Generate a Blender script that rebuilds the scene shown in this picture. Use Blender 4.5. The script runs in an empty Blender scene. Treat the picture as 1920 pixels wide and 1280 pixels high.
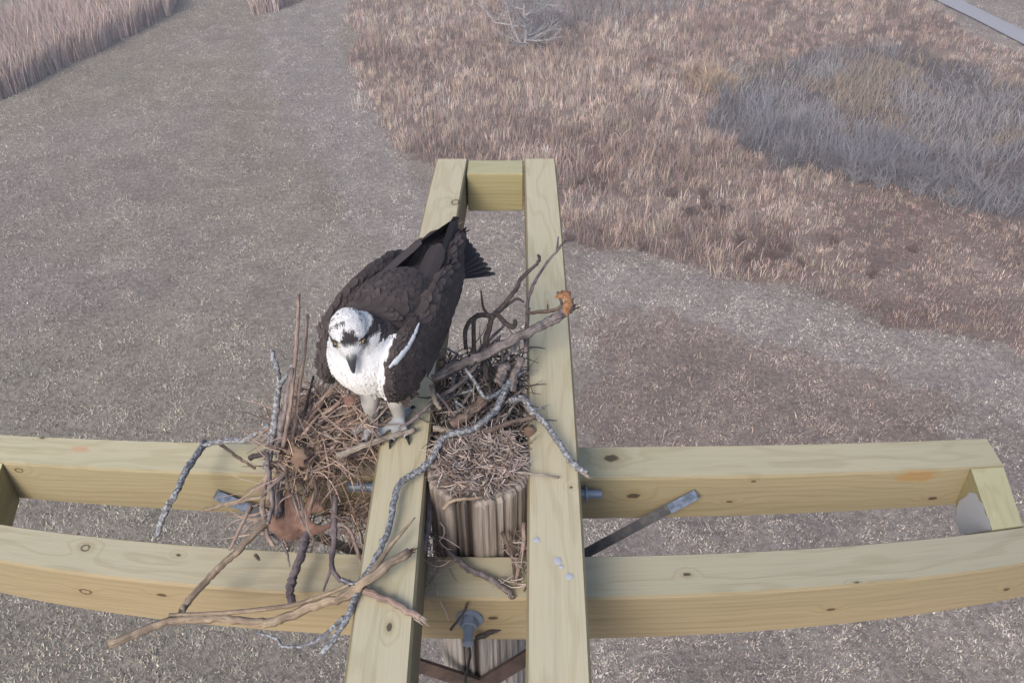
import bpy, bmesh, math, random
import numpy as np
from mathutils import Vector, Matrix

# ------------------------------------------------------------------ camera, sky, sun, exposure
S = bpy.context.scene
COL = S.collection
rnd = random.Random(7)
rng = np.random.default_rng(7)
Z0 = 9.8                                   # height of the cross beams' tops above the ground
FPX = 1640.0
_a, _yw, _r = math.radians(36.8168), math.radians(-.7857), math.radians(-.4401)
_c, _s = math.cos(_yw), math.sin(_yw)
FW = np.array([_s*math.cos(_a), _c*math.cos(_a), -math.sin(_a)])
_U0 = np.array([_s*math.sin(_a), _c*math.sin(_a), math.cos(_a)])
_R0 = np.array([_c, -_s, 0.])
RT = math.cos(_r)*_R0 + math.sin(_r)*_U0
UP = -math.sin(_r)*_R0 + math.cos(_r)*_U0
CAM = np.array([.0268, 0., 1.1877 + Z0])
cd = bpy.data.cameras.new('camera')
cam = bpy.data.objects.new('camera', cd)
COL.objects.link(cam)
cd.sensor_width = 36.0
cd.lens = FPX/1920*36.0
cd.clip_start = .02
cd.clip_end = 2000
cam.matrix_world = Matrix(((RT[0], UP[0], -FW[0], CAM[0]), (RT[1], UP[1], -FW[1], CAM[1]), (RT[2], UP[2], -FW[2], CAM[2]), (0, 0, 0, 1)))
S.camera = cam

SUN_EL, SUN_AZ = math.radians(38), math.radians(205)     # azimuth clockwise from +Y: behind the camera, a little left
W = bpy.data.worlds.new('World')
S.world = W
W.use_nodes = True
wn = W.node_tree
bg = wn.nodes['Background']
sky = wn.nodes.new('ShaderNodeTexSky')
sky.sky_type = 'NISHITA'
sky.sun_disc = False
sky.sun_elevation = SUN_EL
sky.sun_rotation = SUN_AZ
sky.air_density = 1.0
sky.dust_density = 3.0
sky.ozone_density = 1.0
wn.links.new(sky.outputs[0], bg.inputs[0])
bg.inputs[1].default_value = .12
sd = bpy.data.lights.new('sun', 'SUN')
sd.energy = 1.45
sd.angle = math.radians(24)
sd.color = (1.0, .93, .84)
so = bpy.data.objects.new('sun', sd)
COL.objects.link(so)
sdir = Vector((math.sin(SUN_AZ)*math.cos(SUN_EL), math.cos(SUN_AZ)*math.cos(SUN_EL), math.sin(SUN_EL)))
so.rotation_euler = sdir.to_track_quat('Z', 'Y').to_euler()
so.location = (0, -5, 20)
S.view_settings.view_transform = 'Standard'
S.view_settings.look = 'None'
S.view_settings.exposure = 0.80
S.view_settings.gamma = 1.0
S.cycles.max_bounces = 5
S.cycles.diffuse_bounces = 3
S.cycles.use_denoising = True

# ------------------------------------------------------------------ rays from the photograph's camera
def ray(px, py):
    return FW + RT*(px-960)/FPX - UP*(py-640)/FPX
def onz(px, py, z):                        # where a sight line meets the height z (over the cross beams)
    d = ray(px, py)
    return CAM + d*((z + Z0) - CAM[2])/d[2]
def ony(px, py, y):
    d = ray(px, py)
    return CAM + d*(y - CAM[1])/d[1]
def ong(px, py):
    return onz(px, py, -Z0)

# ------------------------------------------------------------------ object helpers
def tag(o, label=None, cat=None, group=None, kind=None):
    if label: o['label'] = label
    if cat: o['category'] = cat
    if group: o['group'] = group
    if kind: o['kind'] = kind
    return o
def empty(name, loc):
    o = bpy.data.objects.new(name, None)
    o.location = loc
    o.empty_display_size = .1
    COL.objects.link(o)
    return o
def off(parent):
    v = Vector((0, 0, 0))
    while parent is not None:
        v = v + parent.location
        parent = parent.parent
    return v
class MB:
    """collects vertices and faces (world coordinates), optional colours and grain coordinates"""
    def __init__(s):
        s.v, s.f, s.c, s.g = [], [], [], []
    def add(s, vs, fs, col=None, g=None):
        b = len(s.v)
        s.v += [tuple(map(float, p)) for p in vs]
        s.f += [tuple(b+i for i in f) for f in fs]
        if col is not None:
            s.c += [tuple(col)]*len(vs) if np.ndim(col) == 1 else [tuple(q) for q in col]
        if g is not None:
            s.g += [tuple(q) for q in g]
    def build(s, name, mat, parent=None, smooth=True, origin=None):
        me = bpy.data.meshes.new(name)
        o = bpy.data.objects.new(name, me)
        COL.objects.link(o)
        base = off(parent)
        if origin is not None:
            o.location = Vector(origin) - base
            base = Vector(origin)
        if parent is not None: o.parent = parent
        me.from_pydata([(p[0]-base.x, p[1]-base.y, p[2]-base.z) for p in s.v], [], s.f)
        me.materials.append(mat)
        if smooth: me.polygons.foreach_set('use_smooth', [True]*len(me.polygons))
        if s.c:
            at = me.attributes.new('Col', 'FLOAT_COLOR', 'POINT')
            at.data.foreach_set('color', np.array([(q[0], q[1], q[2], 1.) for q in s.c], np.float32).ravel())
        if s.g:
            at = me.attributes.new('gc', 'FLOAT_VECTOR', 'POINT')
            at.data.foreach_set('vector', np.array(s.g, np.float32).ravel())
        me.update()
        return o
def np_mesh(name, v, f, mat, col=None, parent=None, origin=(0, 0, 0), smooth=False):
    """big meshes straight from arrays; f is (n, k) with one k"""
    me = bpy.data.meshes.new(name)
    v = np.asarray(v, np.float32) - np.asarray(origin, np.float32)
    n, k = f.shape
    me.vertices.add(len(v)); me.vertices.foreach_set('co', v.ravel())
    me.loops.add(n*k); me.loops.foreach_set('vertex_index', f.astype(np.int32).ravel())
    me.polygons.add(n)
    me.polygons.foreach_set('loop_start', np.arange(0, n*k, k, dtype=np.int32))
    me.polygons.foreach_set('loop_total', np.full(n, k, np.int32))
    if smooth: me.polygons.foreach_set('use_smooth', np.ones(n, bool))
    me.update(calc_edges=True)
    me.validate()
    if col is not None:
        at = me.attributes.new('Col', 'FLOAT_COLOR', 'POINT')
        at.data.foreach_set('color', np.concatenate([col, np.ones((len(col), 1))], 1).astype(np.float32).ravel())
    me.materials.append(mat)
    o = bpy.data.objects.new(name, me)
    o.location = Vector(origin) - off(parent)
    if parent is not None: o.parent = parent
    COL.objects.link(o)
    return o

# ------------------------------------------------------------------ materials
class NT:
    def __init__(s, name):
        s.m = bpy.data.materials.new(name)
        s.m.use_nodes = True
        s.t = s.m.node_tree
        s.b = s.t.nodes['Principled BSDF']
    def n(s, t, **k):
        q = s.t.nodes.new('ShaderNode'+t)
        for a, b in k.items(): setattr(q, a, b)
        return q
    def l(s, a, b): s.t.links.new(a, b)
    def put(s, sock, v):
        if hasattr(v, 'is_linked') or hasattr(v, 'links'): s.l(v, sock)
        else: sock.default_value = v
    def math(s, op, a, b=None, c=None, clamp=False):
        q = s.n('Math', operation=op, use_clamp=clamp)
        s.put(q.inputs[0], a)
        if b is not None: s.put(q.inputs[1], b)
        if c is not None: s.put(q.inputs[2], c)
        return q.outputs[0]
    def vm(s, op, a, b=None):
        q = s.n('VectorMath', operation=op)
        s.put(q.inputs[0], a)
        if b is not None: s.put(q.inputs[1], b)
        return q.outputs['Value'] if op in ('LENGTH', 'DOT_PRODUCT') else q.outputs[0]
    def noise(s, vec, scale, detail=2, rough=.5):
        q = s.n('TexNoise')
        s.put(q.inputs['Vector'], vec)
        q.inputs['Scale'].default_value = scale
        q.inputs['Detail'].default_value = detail
        q.inputs['Roughness'].default_value = rough
        return q.outputs[0]
    def rng(s, x, a, b, c=0., d=1., smooth=True):
        q = s.n('MapRange')
        q.interpolation_type = 'SMOOTHSTEP' if smooth else 'LINEAR'
        s.put(q.inputs[0], x)
        for i, v in enumerate((a, b, c, d)): s.put(q.inputs[i+1], v)
        return q.outputs[0]
    def mix(s, f, a, b, mode='MIX'):
        q = s.n('Mix', data_type='RGBA', blend_type=mode)
        s.put(q.inputs[0], f)
        s.put(q.inputs[6], a if not isinstance(a, tuple) else (*a[:3], 1))
        s.put(q.inputs[7], b if not isinstance(b, tuple) else (*b[:3], 1))
        return q.outputs[2]
    def attr(s, name, out='Color'):
        q = s.n('Attribute')
        q.attribute_name = name
        return q.outputs[out]
    def obj(s): return s.n('TexCoord').outputs['Object']
    def bump(s, h, strength=.3, dist=.01):
        q = s.n('Bump')
        q.inputs['Strength'].default_value = strength
        q.inputs['Distance'].default_value = dist
        s.l(h, q.inputs['Height'])
        s.l(q.outputs[0], s.b.inputs['Normal'])
    def done(s, col, rough=.85, metal=0., spec=.25):
        s.put(s.b.inputs['Base Color'], col if not isinstance(col, tuple) else (*col[:3], 1))
        s.put(s.b.inputs['Roughness'], rough)
        s.b.inputs['Metallic'].default_value = metal
        s.b.inputs['Specular IOR Level'].default_value = spec
        return s.m

def wood_mat(name, top, side, knots, seed, stains=()):
    """sawn softwood: growth rings cut by the faces, fibre streaks, knots at (along, across, up, radius, stretch, kind)"""
    t = NT(name)
    gc = t.attr('gc', 'Vector')
    sp = t.n('SeparateXYZ'); t.l(gc, sp.inputs[0])
    w1 = t.noise(t.vm('ADD', t.vm('MULTIPLY', gc, (1.6, 9, 9)), (seed*3.1, seed, 0)), 1.0, 2)
    w2 = t.noise(t.vm('ADD', t.vm('MULTIPLY', gc, (2.3, 12, 12)), (seed*1.7, 7+seed, 3)), 1.0, 2)
    a = t.math('ADD', sp.outputs[1], t.math('MULTIPLY_ADD', w1, .09, -.045 + .02*math.sin(seed*2.3)))
    b = t.math('ADD', sp.outputs[2], t.math('MULTIPLY_ADD', w2, .09, .10))
    cm = t.n('CombineXYZ'); t.put(cm.inputs[1], a); t.put(cm.inputs[2], b)
    rr = t.vm('LENGTH', cm.outputs[0])
    dark = None; halo = None
    for (k0, k1, k2, r, st, kind) in knots:
        d = t.vm('LENGTH', t.vm('MULTIPLY', t.vm('SUBTRACT', gc, (k0, k1, k2)), (1/(r*st), 1/r, 1/r)))
        nz = t.noise(t.vm('MULTIPLY', gc, (90, 90, 90)), 1.0, 2)
        d = t.math('ADD', d, t.math('MULTIPLY_ADD', nz, .9, -.45))
        if kind == 'ring':
            m = t.math('MULTIPLY', t.rng(d, .55, .85), t.rng(d, 1.25, .95))
        else:
            m = t.rng(d, 1.15, .7)
        h = t.rng(d, 3.4, .6)
        dark = m if dark is None else t.math('MAXIMUM', dark, m)
        halo = h if halo is None else t.math('MAXIMUM', halo, h)
        rr = t.math('ADD', rr, t.math('MULTIPLY', t.rng(d, 5.5, .3), .02))
    wv = t.math('SINE', t.math('MULTIPLY', rr, 2*math.pi/.0135))
    ring = t.rng(wv, .0, 1.0)
    fib = t.noise(t.vm('MULTIPLY', gc, (7, 420, 420)), 1.0, 3)
    fib2 = t.noise(t.vm('MULTIPLY', gc, (2.2, 60, 60)), 1.0, 3)
    big = t.noise(t.vm('ADD', t.vm('MULTIPLY', gc, (1.5, 8, 8)), (seed, 0, 0)), 1.0, 3)
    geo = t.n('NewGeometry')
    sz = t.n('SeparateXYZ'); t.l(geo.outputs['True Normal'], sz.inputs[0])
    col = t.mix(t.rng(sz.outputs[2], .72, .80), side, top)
    col = t.mix(t.math('MULTIPLY', ring, .22), col, t.mix(1.0, col, (.66, .58, .44), 'MULTIPLY'))
    col = t.mix(t.rng(fib, .45, .75, 0, .28), col, t.mix(1.0, col, (.62, .58, .5), 'MULTIPLY'))
    col = t.mix(t.rng(fib2, .5, .8, 0, .38), col, t.mix(1.0, col, (.66, .66, .60), 'MULTIPLY'))
    col = t.mix(t.rng(big, .35, .7, 0, .4), col, t.mix(1.0, col, (.86, .92, .90), 'MULTIPLY'))
    for (k0, k1, k2, ra, rb, rc, sc) in stains:
        d = t.vm('LENGTH', t.vm('MULTIPLY', t.vm('SUBTRACT', gc, (k0, k1, k2)), (1/ra, 1/rb, 1/rc)))
        d = t.math('ADD', d, t.math('MULTIPLY_ADD', t.noise(t.vm('MULTIPLY', gc, (40, 60, 60)), 1.0, 3), 1.2, -.6))
        col = t.mix(t.rng(d, 1.1, .5, 0, .8), col, sc)
    if dark is not None:
        col = t.mix(t.math('MULTIPLY', halo, .25), col, (.24, .17, .07))
        col = t.mix(t.math('MULTIPLY', dark, .85), col, (.045, .030, .022))
    t.bump(t.math('ADD', fib, ring), .12, .002)
    return t.done(col, .72, spec=.3)

def attr_mat(name, rough=.9, spec=.15, var=.0, scale=60, two=False):
    t = NT(name)
    c = t.attr('Col')
    if var:
        nz = t.noise(t.obj(), scale, 3)
        c = t.mix(t.rng(nz, .3, .7, 0, var), c, t.mix(1.0, c, (.55, .53, .52), 'MULTIPLY'))
    return t.done(c, rough, spec=spec)

def bark_mat(name, base, dark, spots=None, amount=.5, scale=60, fibre=False):
    base, dark, spots = (tuple(q*.76 for q in c) if c else None for c in (base, dark, spots))
    t = NT(name)
    o = t.obj()
    n1 = t.noise(o, scale, 4, .6)
    c = t.mix(t.rng(n1, .35, .65), base, dark)
    if fibre:
        g = t.vm('ADD', t.attr('gc', 'Vector'), t.vm('MULTIPLY', t.n('ObjectInfo').outputs['Location'], (13, 17, 19)))
        f1 = t.noise(t.vm('MULTIPLY', g, (22, 3.2, 3.2)), 1.0, 4, .7)
        f2 = t.noise(t.vm('MULTIPLY', g, (9, 1.1, 1.1)), 1.0, 3, .6)
        c = t.mix(t.rng(f1, .42, .68, 0, .85), c, t.mix(1.0, c, (.38, .36, .36), 'MULTIPLY'))
        c = t.mix(t.rng(f2, .48, .66, 0, .6), c, t.mix(1.0, c, (1.5, 1.42, 1.35), 'MULTIPLY'))
        n1 = t.math('ADD', n1, f1)
    if spots:
        n2 = t.noise(t.vm('ADD', o, (3, 1, 5)), scale*1.7, 3, .55)
        c = t.mix(t.rng(n2, 1-amount-.06, 1-amount+.06), c, spots)
        n3 = t.noise(t.vm('ADD', o, (9, 2, 1)), scale*2.4, 2, .5)
        c = t.mix(t.rng(n3, .62, .68, 0, .8), c, (.05, .05, .06))
    t.bump(n1, .5, .004)
    return t.done(c, .9, spec=.15)

M = {}
M['bark_brown'] = bark_mat('bark_brown', (.235, .18, .155), (.12, .09, .08), fibre=True)
M['bark_grey'] = bark_mat('bark_grey', (.31, .275, .275), (.16, .14, .145), fibre=True)
M['bark_purple'] = bark_mat('bark_purple', (.24, .205, .225), (.14, .115, .125), fibre=True)
M['bark_dark'] = bark_mat('bark_dark', (.13, .11, .11), (.07, .06, .06), fibre=True)
M['lichen'] = bark_mat('lichen', (.27, .275, .30), (.16, .16, .175), (.43, .455, .50), .47, 110, fibre=True)
M['tan'] = bark_mat('tan', (.46, .37, .275), (.30, .235, .18), None, .5, 45, fibre=True)
M['pinkwood'] = bark_mat('pinkwood', (.43, .335, .295), (.28, .21, .185), None, .5, 50, fibre=True)
M['pale'] = bark_mat('pale', (.46, .41, .36), (.30, .255, .22), None, .5, 60, fibre=True)
M['orange'] = bark_mat('orange', (.36, .20, .115), (.18, .09, .05), None, .5, 120, fibre=True)
M['leaf'] = bark_mat('leaf', (.33, .205, .17), (.21, .125, .10), None, .5, 55)
M['leaf_pale'] = bark_mat('leaf_pale', (.27, .185, .14), (.19, .125, .095), None, .5, 30)
M['litter'] = attr_mat('litter')
M['grass'] = attr_mat('grass', 1.0, .0)
_t = NT('galvanised'); _n = _t.noise(_t.obj(), 120, 2)
M['galv'] = _t.done(_t.mix(_n, (.13, .165, .23), (.21, .26, .34)), .5, .2, .4)
_t = NT('galv_dull'); _n = _t.noise(_t.obj(), 90, 3)
M['galv_dull'] = _t.done(_t.mix(_t.rng(_n, .35, .65), (.075, .095, .135), (.15, .185, .25)), .75, .0, .2)
_t = NT('steel'); _n = _t.noise(_t.obj(), 60, 3)
M['steel'] = _t.done(_t.mix(_t.rng(_n, .4, .65), (.03, .03, .034), (.07, .065, .065)), .5, .3, .5)
_t = NT('rust'); _n = _t.noise(_t.obj(), 40, 4)
M['rust'] = _t.done(_t.mix(_t.rng(_n, .35, .65), (.080, .056, .047), (.05, .036, .033)), .85)
_t = NT('dropping'); M['dropping'] = _t.done((.36, .38, .42), .7)
_t = NT('rubber'); M['rubber'] = _t.done((.015, .015, .017), .6)

# ------------------------------------------------------------------ ground
def vnoise(x, y, scale, seed):
    """smooth 2-D value noise, 0..1"""
    g = np.random.default_rng(seed).random((257, 257))
    u, v = x/scale + 1000, y/scale + 1000
    i, j = np.floor(u).astype(int), np.floor(v).astype(int)
    fu, fv = u-i, v-j
    fu, fv = fu*fu*(3-2*fu), fv*fv*(3-2*fv)
    i, j = i % 256, j % 256
    return (g[i, j]*(1-fu)+g[i+1, j]*fu)*(1-fv) + (g[i, j+1]*(1-fu)+g[i+1, j+1]*fu)*fv
def fbm(x, y, scale, seed):
    return (vnoise(x, y, scale, seed)*.5 + vnoise(x, y, scale/2.1, seed+1)*.3 + vnoise(x, y, scale/4.3, seed+2)*.2)
def gpoly(pts): return np.array([ong(*p)[:2] for p in pts])
def inside(poly, x, y):
    r = np.zeros(len(x), bool)
    n = len(poly)
    for i in range(n):
        x0, y0 = poly[i]; x1, y1 = poly[(i+1) % n]
        c = ((y0 > y) != (y1 > y)) & (x < (x1-x0)*(y-y0)/(y1-y0+1e-12)+x0)
        r ^= c
    return r
def soft(poly, x, y, wob, seed):
    return inside(poly, x + (fbm(x, y, 1.3, seed)-.5)*wob*2, y + (fbm(x, y, 1.3, seed+9)-.5)*wob*2)
P_MEADOW = gpoly([(655, -30), (648, 70), (690, 185), (750, 262), (830, 330), (1000, 395), (1090, 455), (1230, 498), (1500, 548), (1750, 625), (2300, 760), (2500, 300), (2000, 150), (1810, 60), (1700, -30)])
P_THICKET = gpoly([(1312, 205), (1340, 262), (1420, 300), (1560, 330), (1750, 372), (1930, 412), (2200, 440), (2200, 220), (1900, 150), (1700, 85), (1520, 95), (1400, 140)])
P_WEEDS = gpoly([(1080, 620), (1200, 590), (1400, 640), (1620, 700), (1800, 800), (1750, 860), (1400, 900), (1080, 860)])
P_REEDS = gpoly([(-300, 265), (0, 188), (120, 130), (240, 72), (330, 20), (340, -30), (150, -30), (60, 50), (-300, 150)])
P_REEDS2 = gpoly([(478, -30), (480, 30), (520, 22), (575, -5), (590, -30)])
P_PALE = gpoly([(1050, 455), (1240, 495), (1500, 560), (1920, 690), (2300, 800), (2300, 900), (1920, 790), (1600, 690), (1300, 600), (1060, 560)])
P_TRACK = gpoly([(540, -30), (640, -30), (640, 70), (690, 200), (800, 340), (800, 480), (690, 430), (560, 250), (480, 90)])
CAMG = np.array([0., 0.])
# albedo of the land by place
C_MOWN, C_MOWN2 = np.array([.515, .465, .412]), np.array([.375, .335, .312])
C_GREEN = np.array([.430, .400, .330])
C_MEADOW, C_MEADOW2 = np.array([.445, .362, .315]), np.array([.305, .236, .208])
C_PALE = np.array([.500, .460, .440])
C_THICK = np.array([.225, .200, .195])
def land_colour(x, y):
    n1, n2, n3 = fbm(x, y, 4.0, 11), fbm(x, y, 1.2, 23), fbm(x, y, 9.0, 37)
    c = C_MOWN2 + (C_MOWN - C_MOWN2)*np.clip(n2*.9 + n1*.7 - .3, 0, 1)[:, None]
    g = np.clip((n3-.36)*4, 0, .8)*np.clip((2-x)/6, 0, 1)
    c = c*(1-g[:, None]) + C_GREEN*g[:, None]
    m = soft(P_PALE, x, y, .9, 41) | soft(P_TRACK, x, y, .9, 45)
    c[m] = c[m]*.4 + C_PALE*.6
    m = soft(P_WEEDS, x, y, 1.2, 51)
    c[m] = c[m]*.35 + (C_MEADOW2 + (C_MEADOW-C_MEADOW2)*n2[m][:, None])*.65
    m = soft(P_MEADOW, x, y, .8, 61)
    c[m] = C_MEADOW2 + (C_MEADOW-C_MEADOW2)*np.clip((n1-.5)*1.6+(n2-.5)*2.2+.5, 0, 1)[m][:, None]
    m = soft(P_THICKET, x, y, 1.1, 71)
    c[m] = C_THICK*(.8+.5*n2[m])[:, None]
    return c*(.80+.40*fbm(x, y, .5, 131))[:, None]
def axis(lo, hi, step, far):
    a = list(np.arange(lo, hi+step/2, step))
    s = step*2; left = []; right = []
    p = lo
    while p > -far: p -= s; s *= 1.5; left.append(p)
    s = step*2; p = hi
    while p < far: p += s; s *= 1.5; right.append(p)
    return np.array(left[::-1] + a + right)
gx, gy = axis(-30, 30, .22, 260), axis(2, 48, .22, 260)
X, Y = np.meshgrid(gx, gy, indexing='ij')
xf, yf = X.ravel(), Y.ravel()
zf = (fbm(xf, yf, 2.5, 3)-.5)*.10 + (fbm(xf, yf, .6, 5)-.5)*.05
near = (np.abs(xf) < 31) & (yf > 0) & (yf < 50)
zf = np.where(near, zf, 0)
ix = np.arange(len(gx)*len(gy)).reshape(len(gx), len(gy))
quads = np.stack([ix[:-1, :-1], ix[1:, :-1], ix[1:, 1:], ix[:-1, 1:]], -1).reshape(-1, 4)
t = NT('earth')
c = t.attr('Col')
o_ = t.obj()
n1 = t.noise(o_, 9, 5, .7)
n2 = t.noise(o_, 40, 3, .7)
c = t.mix(t.rng(n1, .38, .62, 0, .7), t.mix(1.0, c, (.56, .53, .53), 'MULTIPLY'), c)
c = t.mix(t.rng(n2, .50, .68, 0, .7), c, t.mix(1.0, c, (1.25, 1.22, 1.2), 'MULTIPLY'))
t.bump(n2, .6, .03)
M['earth'] = t.done(c, 1.0, spec=0)
gcol = land_colour(xf, yf)*.72
ground = np_mesh('ground', np.stack([xf, yf, zf], -1), quads, M['earth'], gcol, smooth=True)
tag(ground, 'dry autumn ground of mown grass and bare earth below the pole', kind='structure')

def zground(x, y):
    return (fbm(x, y, 2.5, 3)-.5)*.10 + (fbm(x, y, .6, 5)-.5)*.05
def scatter(n, p, x0=-30, x1=30, y0=5, y1=46):
    """n places in the field, thinning with distance"""
    out = []
    got = 0
    while got < n:
        x = rng.uniform(x0, x1, 200000); y = rng.uniform(y0, y1, 200000)
        k = (np.abs(x) < 3.0 + y*.80)
        d = np.sqrt(x*x + y*y)
        k &= rng.random(200000) < (7.0/np.maximum(d, 7.0))**p
        out.append(np.stack([x[k], y[k]], -1)); got += k.sum()
    return np.concatenate(out)[:n]
def blades3(x, y, h, w, lean, col, base=0.):
    """one triangle each, leaning a random way"""
    n = len(x)
    z = zground(x, y) + base
    th = rng.uniform(0, 2*np.pi, n); ph = rng.uniform(0, 2*np.pi, n)
    bx, by = np.cos(th)*w/2, np.sin(th)*w/2
    tx, ty = np.cos(ph)*h*np.sin(lean), np.sin(ph)*h*np.sin(lean)
    v = np.empty((n, 3, 3))
    v[:, 0] = np.stack([x-bx, y-by, z-.01], -1)
    v[:, 1] = np.stack([x+bx, y+by, z-.01], -1)
    v[:, 2] = np.stack([x+tx, y+ty, z+h*np.cos(lean)], -1)
    return v.reshape(-1, 3), np.arange(3*n).reshape(n, 3), np.repeat(col, 3, 0)
def blades5(x, y, h, w, lean, col, droop=.35):
    """bent stems: two quads' worth of triangles, tip heavier"""
    n = len(x)
    z = zground(x, y)
    th = rng.uniform(0, 2*np.pi, n); ph = rng.uniform(0, 2*np.pi, n)
    b = np.stack([np.cos(th)*w/2, np.sin(th)*w/2, 0*w], -1)
    dirx = np.stack([np.cos(ph), np.sin(ph)], -1)
    p0 = np.stack([x, y, z-.02], -1)
    p1 = np.stack([x+dirx[:, 0]*h*.5*np.sin(lean), y+dirx[:, 1]*h*.5*np.sin(lean), z+h*.55*np.cos(lean)], -1)
    l2 = lean + droop
    p2 = p1 + np.stack([dirx[:, 0]*h*.5*np.sin(l2), dirx[:, 1]*h*.5*np.sin(l2), h*.5*np.cos(l2)], -1)
    v = np.stack([p0-b*.7, p0+b*.7, p1-b, p1+b, p2], 1)
    i = np.arange(n)[:, None]*5
    f = np.concatenate([i+[0, 1, 3], i+[0, 3, 2], i+[2, 3, 4]], 0)
    return v.reshape(-1, 3), f, np.repeat(col, 5, 0)
def vary(c, amt, hue=.06):
    n = len(c)
    return np.clip(c*np.exp(rng.normal(0, amt, n))[:, None]*(1+rng.normal(0, hue, (n, 3))*[1, .5, 1]), .01, .8)

pts = scatter(820000, 1.1)
x, y = pts.T
in_m = soft(P_MEADOW, x, y, .8, 61)
in_t = soft(P_THICKET, x, y, 1.1, 71)
k = ~(in_m | in_t)
x, y = x[k], y[k]
cl = np.clip((.6*vnoise(x, y*1.0, .26, 141)+.4*vnoise(x, y, .11, 142)-.26)*2.0, 0, 1)
k = rng.random(len(x)) < .45+.7*cl
x, y, cl = x[k], y[k], cl[k]
col = vary(land_colour(x, y)*(.58+.40*cl)[:, None], .26, .04)
hair = rng.random(len(x)) < .25
h = np.where(hair, rng.uniform(.04, .09, len(x)), rng.uniform(.018, .060, len(x)))*(.6+.6*cl)
w_ = np.where(hair, rng.uniform(.008, .016, len(x)), rng.uniform(.014, .036, len(x)))
v, f, c = blades3(x, y, h, w_, np.where(hair, rng.uniform(.2, 1.1, len(x)), rng.uniform(.65, 1.5, len(x))), col, .012)
o = np_mesh('mown_grass', v, f, M['grass'], c)
tag(o, 'short dry mown grass covering the open ground', 'grass', kind='stuff')

def P_MEADOW_D(x, y):
    """the near right part of the meadow is low and weedy, the left part tall"""
    return 4.5 - np.clip((x-1.5)*.55, 0, 4) + (y-14)*.12
pts = scatter(34000, .8)
x, y = pts.T
k = soft(P_MEADOW, x, y, .8, 61) & ~soft(P_THICKET, x, y, 1.1, 71)
x, y = x[k], y[k]
nt = len(x)
big = .45*fbm(x, y, 3.5, 83)+.55*np.clip((fbm(x, y, 1.1, 84)-.3)*2.2, 0, 1)
tcol = vary(land_colour(x, y)*1.12, .24, .05)
dk = rng.random(nt) < .09*np.clip((x-.5)/3, .15, 1.5)
tcol[dk] *= np.array([.52, .45, .47])
th_ = rng.uniform(.16, .60, nt)*(.40+.95*big)*np.clip(P_MEADOW_D(x, y)/3.5, .34, 1)*rng.uniform(.6, 1.25, nt)
K_ = 13
tr = rng.uniform(.04, .14, nt)
xx = (x[:, None] + rng.normal(0, 1, (nt, K_))*tr[:, None]).ravel(); yy = (y[:, None] + rng.normal(0, 1, (nt, K_))*tr[:, None]).ravel()
hh = (th_[:, None]*rng.uniform(.55, 1.1, (nt, K_))).ravel()
col = vary(np.repeat(tcol, K_, 0), .13, .03)
v, f, c = blades5(xx, yy, hh, rng.uniform(.007, .018, len(xx)), np.abs(rng.normal(0, .32, len(xx))), col, .28)
o = np_mesh('meadow_grass', v, f, M['grass'], c)
tag(o, 'tall reddish brown dry grass filling the unmown meadow', 'grass', kind='stuff')

pts = scatter(60000, .5)
x, y = pts.T
k = soft(P_WEEDS, x, y, 1.2, 51)
x, y = x[k], y[k]
col = vary(np.tile(C_MEADOW*.78, (len(x), 1)), .24)
v, f, c = blades5(x, y, rng.uniform(.05, .17, len(x)), rng.uniform(.012, .024, len(x)), rng.uniform(.3, 1.2, len(x)), col*.9)
o = np_mesh('rough_grass', v, f, M['grass'], c)
tag(o, 'rough brown regrowth beside the pale mown band', 'grass', kind='stuff')

def reed_bed(poly, n, label, hmin, hmax):
    lo, hi = poly.min(0), poly.max(0)
    x = rng.uniform(lo[0], hi[0], n); y = rng.uniform(lo[1], hi[1], n)
    k = soft(poly, x, y, .35, 91)
    x, y = x[k], y[k]
    col = vary(np.tile(np.array([.48, .38, .35]), (len(x), 1)), .28)
    v, f, c = blades5(x, y, rng.uniform(hmin, hmax, len(x)), rng.uniform(.018, .035, len(x)), rng.uniform(0, .22, len(x)), col, .2)
    o = np_mesh('reed_bed', v, f, M['grass'], c)
    tag(o, label, 'reeds', kind='stuff')
reed_bed(P_REEDS, 60000, 'long strip of tall pinkish tan reeds beside the mown field', .7, 1.35)
reed_bed(P_REEDS2, 9000, 'small patch of tan reeds at the far end of the mown track', .4, .9)

# road at the far corner
re = [(ong(1700, -40), ong(1765, -40)), (ong(1748, 0), ong(1795, 0)), (ong(1830, 40), ong(1872, 38)), (ong(1922, 88), ong(1985, 90)), (ong(2100, 172), ong(2200, 200))]
mb = MB()
vs = []
for L_, R_ in re:
    for k in range(5):
        q = L_ + (R_-L_)*k/4
        vs.append((q[0], q[1], .062 + .012*(1-(k/2-1)**2)))
mb.add(vs, [(i*5+k, i*5+k+1, i*5+k+6, i*5+k+5) for i in range(len(re)-1) for k in range(4)])
t = NT('gravel_road')
n1 = t.noise(t.obj(), 30, 4, .7)
M['road'] = t.done(t.mix(t.rng(n1, .3, .7), (.26, .26, .29), (.36, .36, .40)), .95, spec=.1)
tag(mb.build('road', M['road'], smooth=True), 'pale grey gravel road crossing the far corner of the field', kind='structure')

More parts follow.
